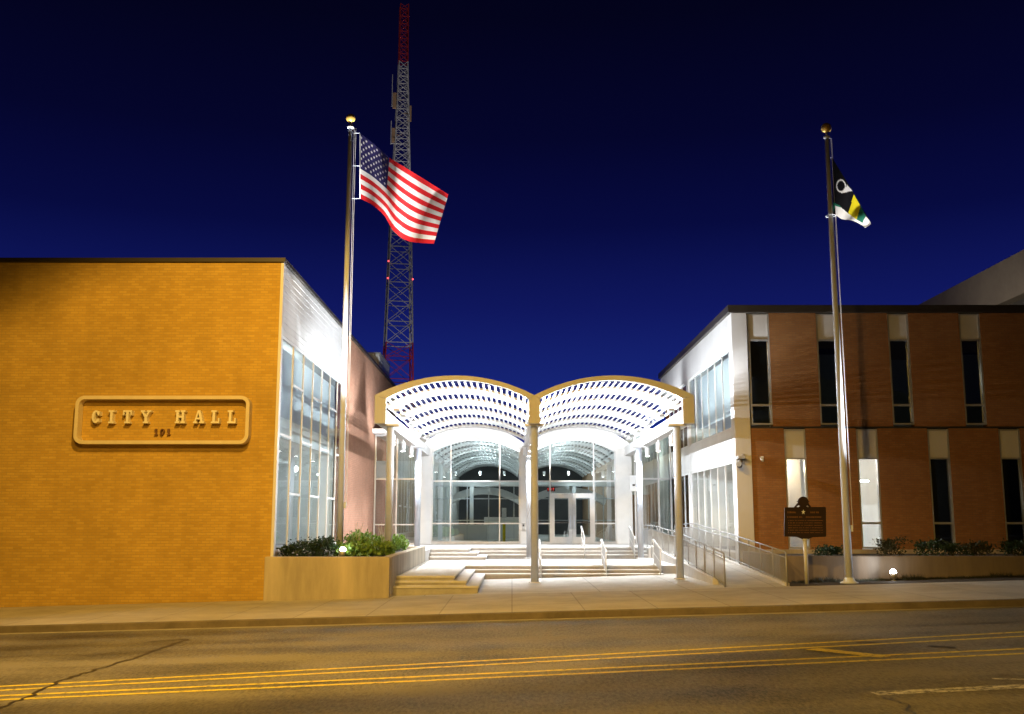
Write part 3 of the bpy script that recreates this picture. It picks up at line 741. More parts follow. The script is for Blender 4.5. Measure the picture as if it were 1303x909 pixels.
# glazed side facing the canopy
def side_bay(y0, y1, z0, z1, n, mat):
    f = MB()
    for k in range(n+1):
        y = y0+(y1-y0)*k/n; f.box(XR+.03, XR+.064, y-.03, y+.03, z0, z1)
    f.box(XR+.036, XR+.063, y0+.03, y1-.03, z0, z0+.07); f.box(XR+.036, XR+.063, y0+.03, y1-.03, z1-.07, z1)
    w = f.build('window', M['white'], rw)
    b = MB(); b.face([(XR+.06, y0, z0), (XR+.06, y1, z0), (XR+.06, y1, z1), (XR+.06, y0, z1)]); b.build('pane', mat, w)
    return w
for (y0, y1, n) in ((35.58, 43.9, 6), (44.5, 49.6, 4)):
    side_bay(y0, y1, 3.1, 5.95, n, M['blue_glass']); side_bay(y0, y1, -1.15, 1.98, n, M['side_glass'])
for (y0, y1) in ((35.52, 38.3), (38.3, 41.1), (41.1, 43.9), (43.9, 46.7), (46.7, 49.6), (49.6, 52)):
    bx('side_panel', M['panel'], rw, XR-.005, XR+.2, y0+.01, y1-.01, 5.95, 7.12); bx('side_panel', M['panel'], rw, XR-.005, XR+.2, y0+.01, y1-.01, 1.98, 3.1)
b = MB(); b.box(XR-.01, XR+.25, 43.93, 44.47, -2, 5.95); b.build('pier', M['panel'], rw)
bx('side_base', M['conc_wall'], rw, XR+.0, XR+.2, 35.55, 52, -3, -1.15)
bx('blind', M['blind'], rw, XR+.35, XR+.37, 35.7, 43.5, 3.75, 5.9)
bx('upper_floor', M['interior'], rw, XR+.25, 24.8, YR+.4, 51.8, 2.7, 3.05)
bx('ground_floor', M['carpet'], rw, XR+.25, 24.8, YR+.4, 51.8, -1.4, -1.15)
bx('interior_wall', M['plaster'], rw, 13.3, 13.5, YR+.4, 46, -1.15, 2.7)
bx('interior_wall', M['plaster'], rw, XR+.3, 13.3, 44, 44.2, -1.15, 2.7)
bx('interior_wall', M['interior'], rw, XR+.3, 24.8, 44.0, 44.2, 3.05, 7.1)
bx('interior_wall', M['interior'], rw, 9.1, 9.2, YR+.34, 44, 3.05, 7.1)  # partition added to keep the room fill out of the slit windows
bx('interior_wall', M['darkroom'], rw, 13.5, 24.8, 39, 39.2, -1.15, 2.7)
bx('end_wall', M['brick_red'], rw, 24.8, 25, YR+.33, 52, -3, 7.1)
bx('rear_wall', M['brick_red'], rw, XR+.2, 24.8, 51.8, 52, -3, 7.1)
for (x, y) in ((9.2, 37.0), (9.2, 40.2), (11.6, 37.4), (11.6, 40.6)):
    bx('ceiling_panel', M['ceil'], rw, x-.3, x+.3, y-.6, y+.6, 2.67, 2.695)
bx('interior_wall', M['darkroom'], rw, 8.22, 9.09, YR+.9, YR+1.0, 3.05, 6.9)  # dark wall added close behind the slit so its pane stays black
bx('interior_wall', M['plaster'], rw, 9.15, 10.5, YR+2.3, YR+2.4, -1.15, 2.65)
bx('ceiling_lamp', M['ceil'], rw, 11.7, 12.7, YR+1.5, YR+1.58, 1.3, 1.36)
# right planter
rpl = thing('concrete_planter', 'long low concrete planter wall under the red brick wing', 'planter', (15, 31, -1.8))
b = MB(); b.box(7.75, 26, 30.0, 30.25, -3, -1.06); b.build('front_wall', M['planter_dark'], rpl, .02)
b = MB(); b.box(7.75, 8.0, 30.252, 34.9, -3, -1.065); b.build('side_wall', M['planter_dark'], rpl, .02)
bx('soil', M['earth'], rpl, 8.0, 26, 30.25, YR-.03, -2.6, -1.16)
structure(slab('verge', M['earth'], 7.64, 40, 28.46, 30.0, .01, -.4))

for i, (c_, zb) in enumerate(zip(up_c[:5], (4.9, 5.9, 5.5, 5.75, 5.2))):
    bx('blind', M['darkroom'], rw, c_-HW+.06, c_+HW-.06, YR+.24, YR+.25, zb, 6.2)
for c_ in lo_c[2:5]: bx('blind', M['darkroom'], rw, c_-HW+.06, c_-HW+.30, YR+.24, YR+.25, -.9, 2.05)
# camera box on the white corner
sc_ = thing('security_camera', 'small grey security camera bracketed to the white corner pier', 'camera', (8.0, 34.95, 1.75))
b = MB(); b.box(7.66, 7.92, 34.62, 34.955, 2.02, 2.10); b.box(7.86, 7.95, 34.90, 34.958, 1.85, 2.2); b.build('bracket', M['galv'], sc_)
b = MB(); b.tube((7.62, 34.35, 1.82), (7.78, 34.8, 1.95), .09, .08, 14); b.build('body', M['galv'], sc_)
b = MB(); b.lathe((7.72, 34.72, 1.70), [(.02, 0), (.07, .02), (.09, .08), (.09, .2), (.05, .3)], 14); b.build('dome', M['dark'], sc_)
wl = thing('wall_sensor', 'small pale wall fitting on red brick beside the corner pier', 'wall fitting', (8.6, 35, 1.95))
b = MB(); b.box(8.50, 8.60, 34.9, 34.998, 1.98, 2.12); b.build('body', M['panel'], wl, .01)
b = MB(); b.tube((8.55, 34.9, 2.0), (8.55, 34.84, 1.94), .035, .03); b.build('head', M['panel'], wl)

# ------------------------------------------------------------------ entrance canopy
XC = .72; HWID = 5.13
cn = thing('entrance_canopy', 'white double vaulted open slat canopy with cream arched fascia on round columns', 'canopy', (XC, 41, -2))
VB = [(XC-HWID, XC), (XC, XC+HWID)]
YF0, YF1 = 32.55, 32.8
for x0, x1 in VB:
    o_ = arcpts(x0, x1, 3.93, .64, 36)
    cxm = (x0+x1)/2
    i_ = [(cxm+(x-cxm)*(1-.145), z-.30) for x, z in o_]
    # keep the inner edge on an arc of its own
    i_ = arcpts(x0+.36, x1-.18, 3.82, .60, 36) if x0 < 0 else arcpts(x0+.18, x1-.36, 3.82, .60, 36)
    b = MB(); b.strip(o_, i_, YF0, YF1); fa = b.build('arched_fascia', M['fascia'], cn)
    b = MB()
    if x0 < 0: b.prism([(x0, 3.93), (x0, 3.02), (x0+.36, 3.02), (x0+.36, 3.80)], YF0, YF1, 'y')
    else: b.prism([(x1, 3.93), (x1-.36, 3.80), (x1-.36, 3.02), (x1, 3.02)], YF0, YF1, 'y')
    b.build('end_block', M['fascia'], cn)
b = MB(); b.prism([(XC-.18, 3.80), (XC-.18, 3.02), (XC+.18, 3.02), (XC+.18, 3.80), (XC, 3.93)], YF0+.001, YF1-.001, 'y'); b.build('centre_block', M['fascia'], cn)
for x0, x1 in ((XC-HWID+.02, XC-HWID+.38), (XC-.17, XC+.17), (XC+HWID-.38, XC+HWID-.02)):
    b = MB(); b.box(x0, x1, YF1, YH-.01, 3.03, 3.42); b.build('side_beam', M['white'], cn, .01)
    b = MB(); b.box(x0+.05, x1-.05, YF1+.01, YH-.01, 3.424, 3.5); b.build('beam_flange', M['white'], cn)
NS = 25
for x0, x1 in VB:
    a = arcpts(x0+.12, x1-.12, 3.865, .62, NS)
    w = (x1-x0)/2-.12; Rr = (w*w+.62**2)/(2*.62); cx = (x0+x1)/2; cz = 3.865+.62-Rr
    for k in range(NS+1):
        x, z = a[k]; n = Vector((x-cx, z-cz)).normalized(); t = Vector((n.y, -n.x))
        P = [Vector((x, z))+t*s1*.030+n*s2 for s1, s2 in ((-1, -.087), (1, -.087), (1, -.052), (-1, -.052))]
        b = MB()
        b.prism([(p.x, p.y) for p in P], YF1+.02, YH-.02, 'y'); b.build('slat', M['white'], cn)
    for y0, y1 in ((34.7, 36.1), (38.2, 39.7), (41.8, 43.2), (45.4, 46.9), (48.8, 49.66)):
        A_ = arcpts(x0+.10, x1-.10, 3.868, .62, 30); B_ = arcpts(x0+.12, x1-.12, 3.775, .62, 30)
        b = MB(); b.strip(A_, B_, y0, y1); b.build('soffit_band', M['white'], cn)
for x0, x1 in VB:
    P_ = arcpts(x0+.1, x1-.1, 3.92, .64, 30); b = MB()
    for p, q in zip(P_, P_[1:]): b.face([(p[0], YF1+.01, p[1]), (q[0], YF1+.01, q[1]), (q[0], YH-.02, q[1]), (p[0], YH-.02, p[1])])
    b.build('haze_sheet', M['hazeglass'], cn)  # added sheet over the slats; catches uplight to grey the gaps
for i, x in enumerate((XC-4.66, XC, XC+4.62)):
    for y in (33.0, 43.0):
        zb = (-1.2 if x < -3 else (g(x) if y < 40 else -1.62))
        b = MB(); b.tube((x, y, zb-.05), (x, y, 3.04), .122, n=24); co = b.build('column', M['column'], cn)
        b = MB(); b.box(x-.3, x+.3, y-.22, y+.22, 2.96, 3.026); b.build('cap_plate', M['white'], co)
        b = MB(); b.lathe((x, y, zb), [(.2, 0), (.2, .025), (.15, .03)], 24); b.build('base_plate', M['white'], co)
UPX = (XC-4.35, XC-.02, XC+4.35)
for x in (XC-4.5, XC, XC+4.5):
    for y in (33.3, 35.4, 38.6, 42.1, 45.8):
        b = MB(); b.box(x-.10, x+.10, y-.16, y+.16, 3.503, 3.57); b.build('uplight', M['galv'], cn)
for x in (XC-5.0, XC+5.0):
    for y in (34.0, 37.5, 41.5, 46.0):
        b = MB(); b.box(x-.07, x+.07, y-.14, y+.14, 3.424, 3.52); b.build('added_washer', M['galv'], cn)  # added fixtures, source of the extra light on the side walls
# pendants
def pendant(x, y):
    t = thing('pendant_light', '', 'pendant light', (x, y, 3.03), 'cylinder downlights under the canopy beams')
    b = MB(); b.tube((x, y, 2.92), (x, y, 3.035), .02); b.build('stem', M['white'], t)
    b = MB(); b.lathe((x, y, 2.58), [(.082, 0), (.092, 0), (.092, .34), (.06, .36)], 18); b.build('housing', M['white'], t)
    b = MB(); b.lathe((x, y, 2.574), [(.078, 0), (.078, .004)], 18); b.build('lens', M['lamp'], t)
    return t
pd0 = pendant(XC-4.93, 36.0)
rowname = {0: 'left', 1: 'middle', 2: 'right'}
yname = ['first from the street', 'second from the street', 'third from the street', 'nearest the entrance wall']
LIGHTS = []
for i, x in enumerate((XC-4.93, XC, XC+4.93)):
    for k, y in enumerate((36.0, 39.4, 42.6, 46.3)):
        t = pd0 if (i, k) == (0, 0) else copy_tree(pd0)
        t.location = (x, y, 3.03)
        t['label'] = 'white cylinder downlight under the %s canopy beam, %s' % (rowname[i], yname[k])
        LIGHTS.append((x, y))

# ------------------------------------------------------------------ flagpoles and flags
def flagpole(px0, py_base, px1, py_top, Y, zbase, label, r0, r1):
    top = at(px1, py_top, Y); x = top.x
    t = thing('flagpole', label, 'flagpole', (x, Y, zbase), 'flagpoles')
    b = MB(); b.tube((x, Y, zbase), (x, Y, top.z), r0, r1, 24); b.build('pole', M['steel'], t)
    b = MB(); b.lathe((x, Y, zbase), [(r0*2.2, 0), (r0*2.2, .03), (r0*1.5, .06), (r0*1.15, .14), (r0*1.02, .16)], 24); b.build('base_collar', M['steel'], t)
    b = MB(); b.lathe((x, Y, top.z), [(r1*1.2, -.02), (r1*1.6, 0), (r1*1.6, .05), (r1*.5, .07), (r1*.5, .2)], 18); b.build('truck', M['steel'], t)
    b = MB(); b.ball((x, Y, top.z+.32), .15, 3); b.build('ball_finial', M['gold'], t, smooth=True)
    b = MB(); b.path([(x+r1*1.9, Y-.02, top.z), (x+r0+.05, Y-.04, zbase+1.5)], .007, 5); b.path([(x+r1*2.6, Y+.03, top.z), (x+r0+.07, Y, zbase+1.5)], .007, 5)
    b.build('halyard', M['fwhite'], t)
    b = MB(); b.box(x+r0*.9, x+r0+.06, Y-.03, Y+.03, zbase+1.42, zbase+1.6); b.build('cleat', M['steel'], t)
    return top
topL = flagpole(431, 690, 446, 163, 31.0, -1.1, 'tall steel flagpole with gold ball rising from the left planter', .106, .066)
topR = flagpole(1080, 742, 1052, 176, 29.0, g(9.4), 'tall steel flagpole with gold ball standing before the red brick wing', .112, .06)

def catmull(P, u):
    n = len(P)-1; f = u*n; i = min(int(f), n-1); t = f-i
    p0, p1, p2, p3 = P[max(0, i-1)], P[i], P[i+1], P[min(n, i+2)]
    return tuple(.5*((2*b_)+(-a+c_)*t+(2*a-5*b_+4*c_-d)*t*t+(-a+3*b_-3*c_+d)*t**3) for a, b_, c_, d in zip(p0, p1, p2, p3))
def flag_surface(top, bot, ox, oy, sc, Y, amp, fq):
    T = [(ox+a/sc, oy+b_/sc) for a, b_ in top]; B_ = [(ox+a/sc, oy+b_/sc) for a, b_ in bot]
    def f(u, v):
        a, c_ = catmull(T, u), catmull(B_, u)
        x, y = a[0]+(c_[0]-a[0])*v, a[1]+(c_[1]-a[1])*v
        yy = Y + amp*math.sin(2*PI*(fq*u+.22*v)+.4)*min(1, u*2.5) + amp*.35*math.sin(2*PI*(2.6*u-.5*v))*min(1, u*3) - .5*u
        return at(x, y, yy), (x, y)
    return f
fl = flag_surface([(182, 142), (272, 212), (362, 290), (470, 358), (590, 432), (720, 515)],
                  [(182, 540), (255, 578), (330, 645), (388, 738), (480, 800), (632, 815)], 420, 140, 4.783, 31.0, .30, 1.25)
fo = thing('national_flag', 'striped red and white flag with starred blue canton flying from the left pole', 'flag', tuple(fl(0, 0)[0]))
NU, NV = 60, 52
b = MB(); V = [[b.bm.verts.new(fl(i/NU, j/NV)[0]) for j in range(NV+1)] for i in range(NU+1)]
for i in range(NU):
    for j in range(NV):
        f = b.bm.faces.new([V[i][j], V[i+1][j], V[i+1][j+1], V[i][j+1]]); f.smooth = True
        u, v = (i+.5)/NU, (j+.5)/NV
        f.material_index = 2 if (u < .4 and v < 7/13) else (0 if int(v*13) % 2 == 0 else 1)
b.build('cloth', [M['fred'], M['fwhite'], M['fblue']], fo, dn=False)
b = MB()
for r_ in range(9):
    for c_ in range(6 if r_ % 2 == 0 else 5):
        u = .4*(c_*2+(1 if r_ % 2 == 0 else 2))/12; v = (7/13)*(r_+1)/10
        for side in (-.012, .012):
            pts = []
            for k in range(10):
                a = PI/2+k*PI/5; rad = 1 if k % 2 == 0 else .42
                p = fl(u+.0155*rad*math.cos(a), v-.026*rad*math.sin(a))[0]; pts.append(p+Vector((0, side, 0)))
            ctr = fl(u, v)[0]+Vector((0, side, 0))
            for k in range(10): b.face([ctr, pts[k], pts[(k+1) % 10]])
b.build('stars', M['fwhite'], fo)
b = MB(); b.tube(fl(0, 0)[0], fl(0, 1)[0], .014); b.build('hoist_rope', M['fwhite'], fo)
b = MB()
for v in (0, .5, 1):
    p = fl(0, v)[0]; b.tube(p, (topL.x+.1, 31, p.z), .008, n=5)
b.build('clip', M['steel'], fo)

def inside(p, poly):
    r_ = False; j = len(poly)-1
    for i in range(len(poly)):
        if (poly[i][1] > p[1]) != (poly[j][1] > p[1]) and p[0] < (poly[j][0]-poly[i][0])*(p[1]-poly[i][1])/(poly[j][1]-poly[i][1])+poly[i][0]: r_ = not r_
        j = i
    return r_
SC = 5.345
fr_ = flag_surface([(207, 270), (262, 360), (335, 480), (395, 590), (440, 660), (474, 722)],
                   [(214, 668), (238, 668), (275, 690), (345, 700), (400, 725), (432, 750)], 1020, 150, SC, 29.0, .12, 1.0)
f2 = thing('city_flag', 'dark flag with white ring, yellow and green bands hanging from the right pole', 'flag', tuple(fr_(0, 0)[0]))
b = MB(); NU, NV = 90, 90
V = [[b.bm.verts.new(fr_(i/NU, j/NV)[0]) for j in range(NV+1)] for i in range(NU+1)]
YEL = [(355, 522), (402, 598), (374, 692), (318, 652)]; GRN = [(402, 598), (438, 672), (412, 715), (374, 692)]
WHT = [(228, 598), (270, 612), (318, 652), (374, 692), (412, 715), (438, 672), (490, 730), (430, 770), (200, 740), (232, 660)]
GR2 = [(212, 575), (262, 598), (270, 612), (228, 600), (218, 640)]
for i in range(NU):
    for j in range(NV):
        f = b.bm.faces.new([V[i][j], V[i+1][j], V[i+1][j+1], V[i][j+1]]); f.smooth = True
        x, y = fr_((i+.5)/NU, (j+.5)/NV)[1]; x = (x-1020)*SC; y = (y-150)*SC
        mi = 0
        if inside((x, y), GR2): mi = 3
        if inside((x, y), WHT): mi = 1
        if inside((x, y), YEL): mi = 2
        if inside((x, y), GRN): mi = 3
        e = math.hypot((x-268)/32, (y-464)/43)
        if .8 < e < 1.04: mi = 1
        if inside((x, y), [(308, 455), (345, 497), (270, 515), (268, 505), (295, 490)]) and e > .8: mi = 1
        f.material_index = mi
b.build('cloth', [M['fblack'], M['fwhite'], M['fyellow'], M['fgreen']], f2, dn=False)
b = MB()
for v in (0, 1):
    p = fr_(0, v)[0]; b.tube(p+Vector((0, 0, -.02)), (topR.x+.08, 29, p.z), .008, n=5)
p = fr_(0, 1)[0]
for k in range(16):
    a, c_ = 2*PI*k/16, 2*PI*(k+1)/16
    b.tube((topR.x+.14*math.cos(a), 29+.14*math.sin(a), p.z), (topR.x+.14*math.cos(c_), 29+.14*math.sin(c_), p.z), .008, n=5)
b.build('clip', M['steel'], f2)

# ------------------------------------------------------------------ historical marker
ym = 29.0; q = at(1024, 664, ym)
hm = thing('historical_marker', 'brown cast historical marker plaque with round crest on a post', 'marker', (q.x, ym, g(q.x)))
s_ = q.y/F*1.0*(29.0*cp+q.z*sp)/29.0
def mk(zx, zy): p = at(985+zx/12.99, 625+zy/12.99, ym); return (p.x, p.z)
b = MB(); b.prism([mk(172, 285), mk(182, 270), mk(840, 262), mk(852, 275), mk(858, 740), mk(846, 756), mk(640, 765), mk(545, 800), mk(475, 800), mk(380, 760), mk(178, 752), mk(165, 742)], ym-.025, ym+.025, 'y')
pb = b
b = MB(); b.prism([mk(478+88*math.cos(2*PI*k/24), 180+88*math.sin(2*PI*k/24)) for k in range(24)], ym-.03, ym+.03, 'y')
b.prism([mk(420, 255), mk(540, 255), mk(560, 285), mk(400, 285)], ym-.027, ym+.027, 'y')
b.prism([mk(325, 272), mk(400, 185), mk(365, 172), mk(405, 165), mk(425, 215), mk(360, 272)], ym-.02, ym+.02, 'y')
b.prism([mk(615, 268), mk(555, 185), mk(590, 172), mk(548, 165), mk(530, 215), mk(580, 268)], ym-.02, ym+.02, 'y')
b.build('crest', M['brown'], hm)
b = MB(); pts = []
for k in range(10):
    a = -PI/2+k*PI/5; r_ = 44 if k % 2 == 0 else 17; pts.append(mk(478+r_*.8*math.cos(a), 348+r_*math.sin(a)))
b.prism(pts, ym-.034, ym-.0255, 'y'); b.build('star', M['steel'], hm)
b = pb; b.mi = 1
# two short heading lines and rows of raised text, too small to read in the photograph
random.seed(3)
def row(zx0, zx1, zy, h, gap):
    x = zx0
    while x < zx1:
        w = random.choice((10, 13, 16)); 
        A_, B_ = mk(x, zy), mk(min(x+w, zx1), zy+h); b.box(A_[0], B_[0], ym-.032, ym-.0255, B_[1], A_[1]); x += w+gap
        if random.random() < .2: x += 12
row(595, 745, 338, 30, 7); row(215, 360, 338, 30, 7); row(215, 460, 418, 26, 6); row(520, 775, 418, 26, 6)
for zy in (480, 520, 560, 600, 640, 680): row(230, 800, zy, 15, 6)
b.build('plaque', [M['brown'], M['letter_gold']], hm)
pp = mk(510, 800); b = MB(); b.tube((pp[0], ym, g(q.x)-.05), (pp[0], ym, pp[1]+.02), .055, n=14); b.lathe((pp[0], ym, pp[1]-.05), [(.062, 0), (.075, .02), (.075, .07)], 14); b.build('post', M['fascia'], hm)

# ------------------------------------------------------------------ ground floodlights
def flood(x, y, z, label, aim):
    t = thing('ground_floodlight', label, 'floodlight', (x, y, z), 'floodlights aimed at the flags')
    b = MB(); b.tube((x, y, z), (x, y, z+.1), .02); b.box(x-.05, x+.05, y-.05, y+.05, z, z+.02); b.build('stake', M['galv'], t)
    d = (Vector(aim)-Vector((x, y, z+.16))).normalized(); c_ = Vector((x, y, z+.16))
    b = MB(); b.tube(c_-d*.1, c_+d*.06, .07, .10, 18); b.build('housing', M['galv'], t)
    b = MB(); b.ball(c_+d*.075, .09, 2); b.build('lens', M['flood'], t, smooth=True)
    return c_+d*.22, d
aimL = fl(.5, .5)[0]; aimR = fr_(.5, .5)[0]
# floods face the front: their beams climb to the flags
qL = at(436, 687, 29.0); qR = at(1136, 731, 29.5)
FL = flood(qL.x, 29.0, -1.1, 'floodlight glaring among the bushes at the foot of the left flagpole', (aimL.x, aimL.y-1.2, aimL.z))
FR_ = flood(qR.x, 29.45, g(qR.x)+.01, 'floodlight glaring on the ground before the right planter wall', (aimR.x, aimR.y-.9, aimR.z))

# ------------------------------------------------------------------ planting
def shrub(name, label, cat, loc, rx, ry, h, n, lsz, mat, group, stems=6, seed=0, up=False):
    rnd = random.Random(seed)
    t = thing(name, label, cat, loc, group); ox_, oy_, oz = loc
    b = MB()
    tips = []
    for k in range(stems):
        a = rnd.uniform(0, 2*PI); rr = rnd.uniform(.2, .85)
        tip = Vector((ox_+rx*rr*math.cos(a), oy_+ry*rr*math.sin(a), oz+h*rnd.uniform(.55, .95)))
        b.tube((ox_+rx*.2*rr*math.cos(a), oy_+ry*.2*rr*math.sin(a), oz-.03), tip, .012, .004, 5); tips.append(tip)
    b.build('stem', M['bark'], t)
    b = MB()
    for k in range(n):
        if rnd.random() < .6:
            tp = rnd.choice(tips); p = tp+Vector((rnd.gauss(0, rx*.22), rnd.gauss(0, ry*.22), rnd.gauss(-.08*h, h*.13)))
        else:
            a = rnd.uniform(0, 2*PI); e = rnd.uniform(.35, 1); zz = rnd.uniform(.05, 1)
            k_ = math.sqrt(max(0, 1-(zz-.25)**2/.6)); p = Vector((ox_+rx*e*k_*math.cos(a), oy_+ry*e*k_*math.sin(a), oz+h*zz*rnd.uniform(.6, 1)))
        if p.z < oz: p.z = oz+.02
        d = Vector((rnd.gauss(0, 1), rnd.gauss(0, 1), rnd.gauss(.8 if up else .2, .6))).normalized(); s2 = d.orthogonal().normalized()
        s2 = (Matrix.Rotation(rnd.uniform(0, 6.28), 3, d) @ s2)
        l_ = lsz*rnd.uniform(.6, 1.3); w_ = l_*.32
        b.face([p, p+d*l_*.5+s2*w_, p+d*l_, p+d*l_*.5-s2*w_])
    b.build('foliage', mat, t, dn=False)
    return t
G1 = 'bushes in the left planter'
dk = [(-6.15, 29.1, .42, .4, .38), (-5.65, 29.25, .5, .45, .5), (-5.22, 29.3, .45, .45, .58), (-5.85, 30.6, .4, .5, .42)]
dl = ['low dark evergreen bush nearest the brick corner in the left planter', 'dark evergreen bush second from the brick corner in the left planter',
      'tallest dark evergreen bush beside the flagpole base in the left planter', 'dark evergreen bush behind the others close to the tall windows']
for i, (x, y, rx, ry, h) in enumerate(dk):
    shrub('evergreen_bush', dl[i], 'bush', (x, y, -1.1), rx, ry, h, 900, .075, M['leaf_dark'], G1, seed=10+i)
gk = [(-4.62, 29.5, .45, .5, .42), (-4.15, 29.6, .42, .5, .5), (-3.82, 31.2, .25, .5, .42), (-4.5, 31.8, .5, .6, .6), (-4.1, 34.2, .45, .7, .6), (-4.0, 36.6, .4, .7, .55), (-5.0, 34.0, .5, .7, .75)]
gl = ['bright green leafy bush right of the floodlight, at the planter front', 'bright green leafy bush at the front corner of the left planter',
      'small green bush against the side wall of the left planter', 'bright green bush just behind the floodlight', 'green bush between the two left canopy columns',
      'green bush at the far end of the left planter near the steps', 'taller loose green bush in front of the salmon brick wall']
for i, (x, y, rx, ry, h) in enumerate(gk):
    h *= .82
    shrub('leafy_bush', gl[i], 'bush', (x, y, -1.1), rx, ry, h, 800, .11, M['leaf_green'], G1, seed=30+i, up=True)
for i, (x, y) in enumerate(((-4.0, 32.6), (-4.75, 31.5), (-4.45, 34.9))):
    b = MB(); random.seed(50+i)
    for k in range(6): b.tube((x, y, -1.1), (x+random.uniform(-.25, .25), y+random.uniform(-.2, .2), -1.1+random.uniform(.7, 1.0)), .01, .004, 5)
    t = tag(b.build('bare_plant', M['fascia']), ['pale bare plant stems standing by the front left column', 'pale bare plant stems standing right of the floodlight', 'pale bare plant stems between the left columns'][i], 'plant', G1)
rk = ['beside the lit window', 'below the second lit window', 'just right of the second lit window', 'left of the dark window', 'below the first dark window', 'right of the first dark window', 'left of the last dark window', 'at the right edge of the picture']
for i, x in enumerate((9.9, 11.95, 12.95, 13.9, 14.7, 15.7, 16.5, 17.3)):
    h = (.34, .55, .5, .42, .45, .5, .45, .5)[i]
    shrub('dark_bush', 'low dark bush on the right planter, ' + rk[i], 'bush', (x, 32.4+.3*math.sin(i*2.1), -1.16), .5, .5, h, 700, .085, M['leaf_dry'] if i % 3 == 1 else M['leaf_dark'], 'bushes on the right planter', seed=70+i)
b = MB(); random.seed(5)
for k in range(3200):
    x = random.uniform(8.0, 19); y = 29.3+.65*random.random()**.6
    if abs(x-qR.x) < .35 and y < 29.6: continue
    z = g(x)+.01; d = Vector((random.gauss(0, .5), random.gauss(0, .5), 1)).normalized(); s2 = d.orthogonal().normalized(); h = random.uniform(.04, .17)*(1.3 if math.sin(x*5.1)+math.sin(x*2.3) > .6 else .6)
    p = Vector((x, y, z)); b.face([p-s2*.015, p+s2*.015, p+d*h])
structure(b.build('ground_cover', M['leaf_dry'], dn=False), 'stuff')

# ------------------------------------------------------------------ lattice tower
tw = thing('radio_tower', 'tall red and white steel lattice radio mast behind the entrance', 'tower', (-13.6, 120, -2))
WZ = [(-2, 4.6), (21, 3.5), (33, 2.85), (50, 1.62), (56.3, 1.2), (64, 1.12)]
def tw_w(z):
    for (a, wa), (c_, wc) in zip(WZ, WZ[1:]):
        if a <= z <= c_: return wa+(wc-wa)*(z-a)/(c_-a)
    return WZ[-1][1]
def corner(z, k):
    w = tw_w(z)/2/1.12; a = R(12)+PI/4+k*PI/2; return Vector((-13.6+w*1.414*math.cos(a), 120+w*1.414*math.sin(a), z))
def section(z0, z1, mat, name):
    b = MB(); z = z0
    while z < z1-.01:
        h = min(max(1.0, tw_w(z)*.72), z1-z)
        if z1-(z+h) < .5: h = z1-z
        for k in range(4):
            th = .055 if z < 40 else .045
            b.tube(corner(z, k), corner(z+h, k), th*1.6, n=5); b.tube(corner(z, k), corner(z, k+1), th, n=4)
            b.tube(corner(z, k), corner(z+h, k+1), th*.8, n=4); b.tube(corner(z, k+1), corner(z+h, k), th*.8, n=4)
        z += h
    b.build(name, mat, tw)
section(-2, 20.6, M['redpaint'], 'mast_section'); section(20.6, 38, M['towerwhite'], 'mast_section'); section(38, 56.3, M['towerwhite'], 'mast_section'); section(56.3, 64, M['redpaint'], 'mast_section')
for (x, y, z, h) in ((-.95, -.3, 50.2, 2.0), (.95, -.3, 48.5, 2.0), (-1.05, .2, 46.0, 1.8)):
    b = MB(); b.box(-13.6+x-.22, -13.6+x+.22, 120+y-.12, 120+y+.12, z, z+h); b.box(-13.6+min(x, 0), -13.6+max(x, 0), 119.97+y, 120.03+y, z+h/2, z+h/2+.08); b.build('panel_antenna', M['wood'], tw)
for (x, z, h) in ((-1.25, 50.4, 4.2), (.75, 49.5, 4.0), (-1.3, 45.5, 3.0)):
    b = MB(); b.tube((-13.6+x, 119.6, z), (-13.6+x, 119.6, z+h), .05, n=6); b.tube((-13.6+x, 119.6, z+.1), (-13.6, 119.8, z+.1), .04, n=5); b.build('whip_antenna', M['towerwhite'], tw)
for k, z in ((2, 28.3), (3, 28.3), (2, 30.4)):
    p = corner(z, k); b = MB(); b.ball(p+Vector((-.12 if k == 2 else .1, -.12, 0)), .10, 2); b.build('obstruction_light', M['redlamp'], tw)

# ------------------------------------------------------------------ concrete parking structure beyond the right wing
pg = thing('parking_garage', 'grey concrete parking structure rising behind the roof of the brick wing', 'building', (40, 62, -2))
for z in (0, 3.7, 7.4, 11.1):
    b = MB(); b.box(25, 60, 44, 84, z-.2, z+1.9); b.build('parapet', M['garage'], pg)
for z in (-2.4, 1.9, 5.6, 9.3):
    b = MB(); b.box(25.6, 59.4, 44.6, 83.4, z, z+1.6 if z > 0 else z+2.1); b.build('dark_deck_fill', M['darkroom'], pg)  # solid dark blocks, the shade of open decks put in as colour
for y in (46, 54, 62, 70, 78): bx('pillar', M['garage'], pg, 25.1, 25.59, y, y+.6, -2.4, 11)

# ------------------------------------------------------------------ street lamp behind the camera's left (its light is what the walls show), plus added fill lights
def spot(name, loc, aim, power, col, size=R(100), blend=.3, soft=.06):
    ld = bpy.data.lights.new(name, 'SPOT'); ld.energy = power; ld.color = col; ld.spot_size = size; ld.spot_blend = blend; ld.shadow_soft_size = soft
    o = bpy.data.objects.new(name, ld); COL.objects.link(o); o.location = loc
    o.rotation_euler = (Vector(aim)-Vector(loc)).to_track_quat('-Z', 'Y').to_euler(); return o
def point(name, loc, power, col, soft=.1):
    ld = bpy.data.lights.new(name, 'POINT'); ld.energy = power; ld.color = col; ld.shadow_soft_size = soft
    o = bpy.data.objects.new(name, ld); COL.objects.link(o); o.location = loc; return o
SOD = (1.0, .585, .12)
spot('unseen_street_light', (-5.0, 15.5, 10.3), (-5.2, 24.5, -1.7), 8700, SOD, R(101), .3, .10)
spot('unseen_street_light', (-3.0, 2.0, 10.0), (-2.0, 13.0, -1.8), 12500, SOD, R(112), .8, .2)  # second lamp added out of view to light road the first cone misses
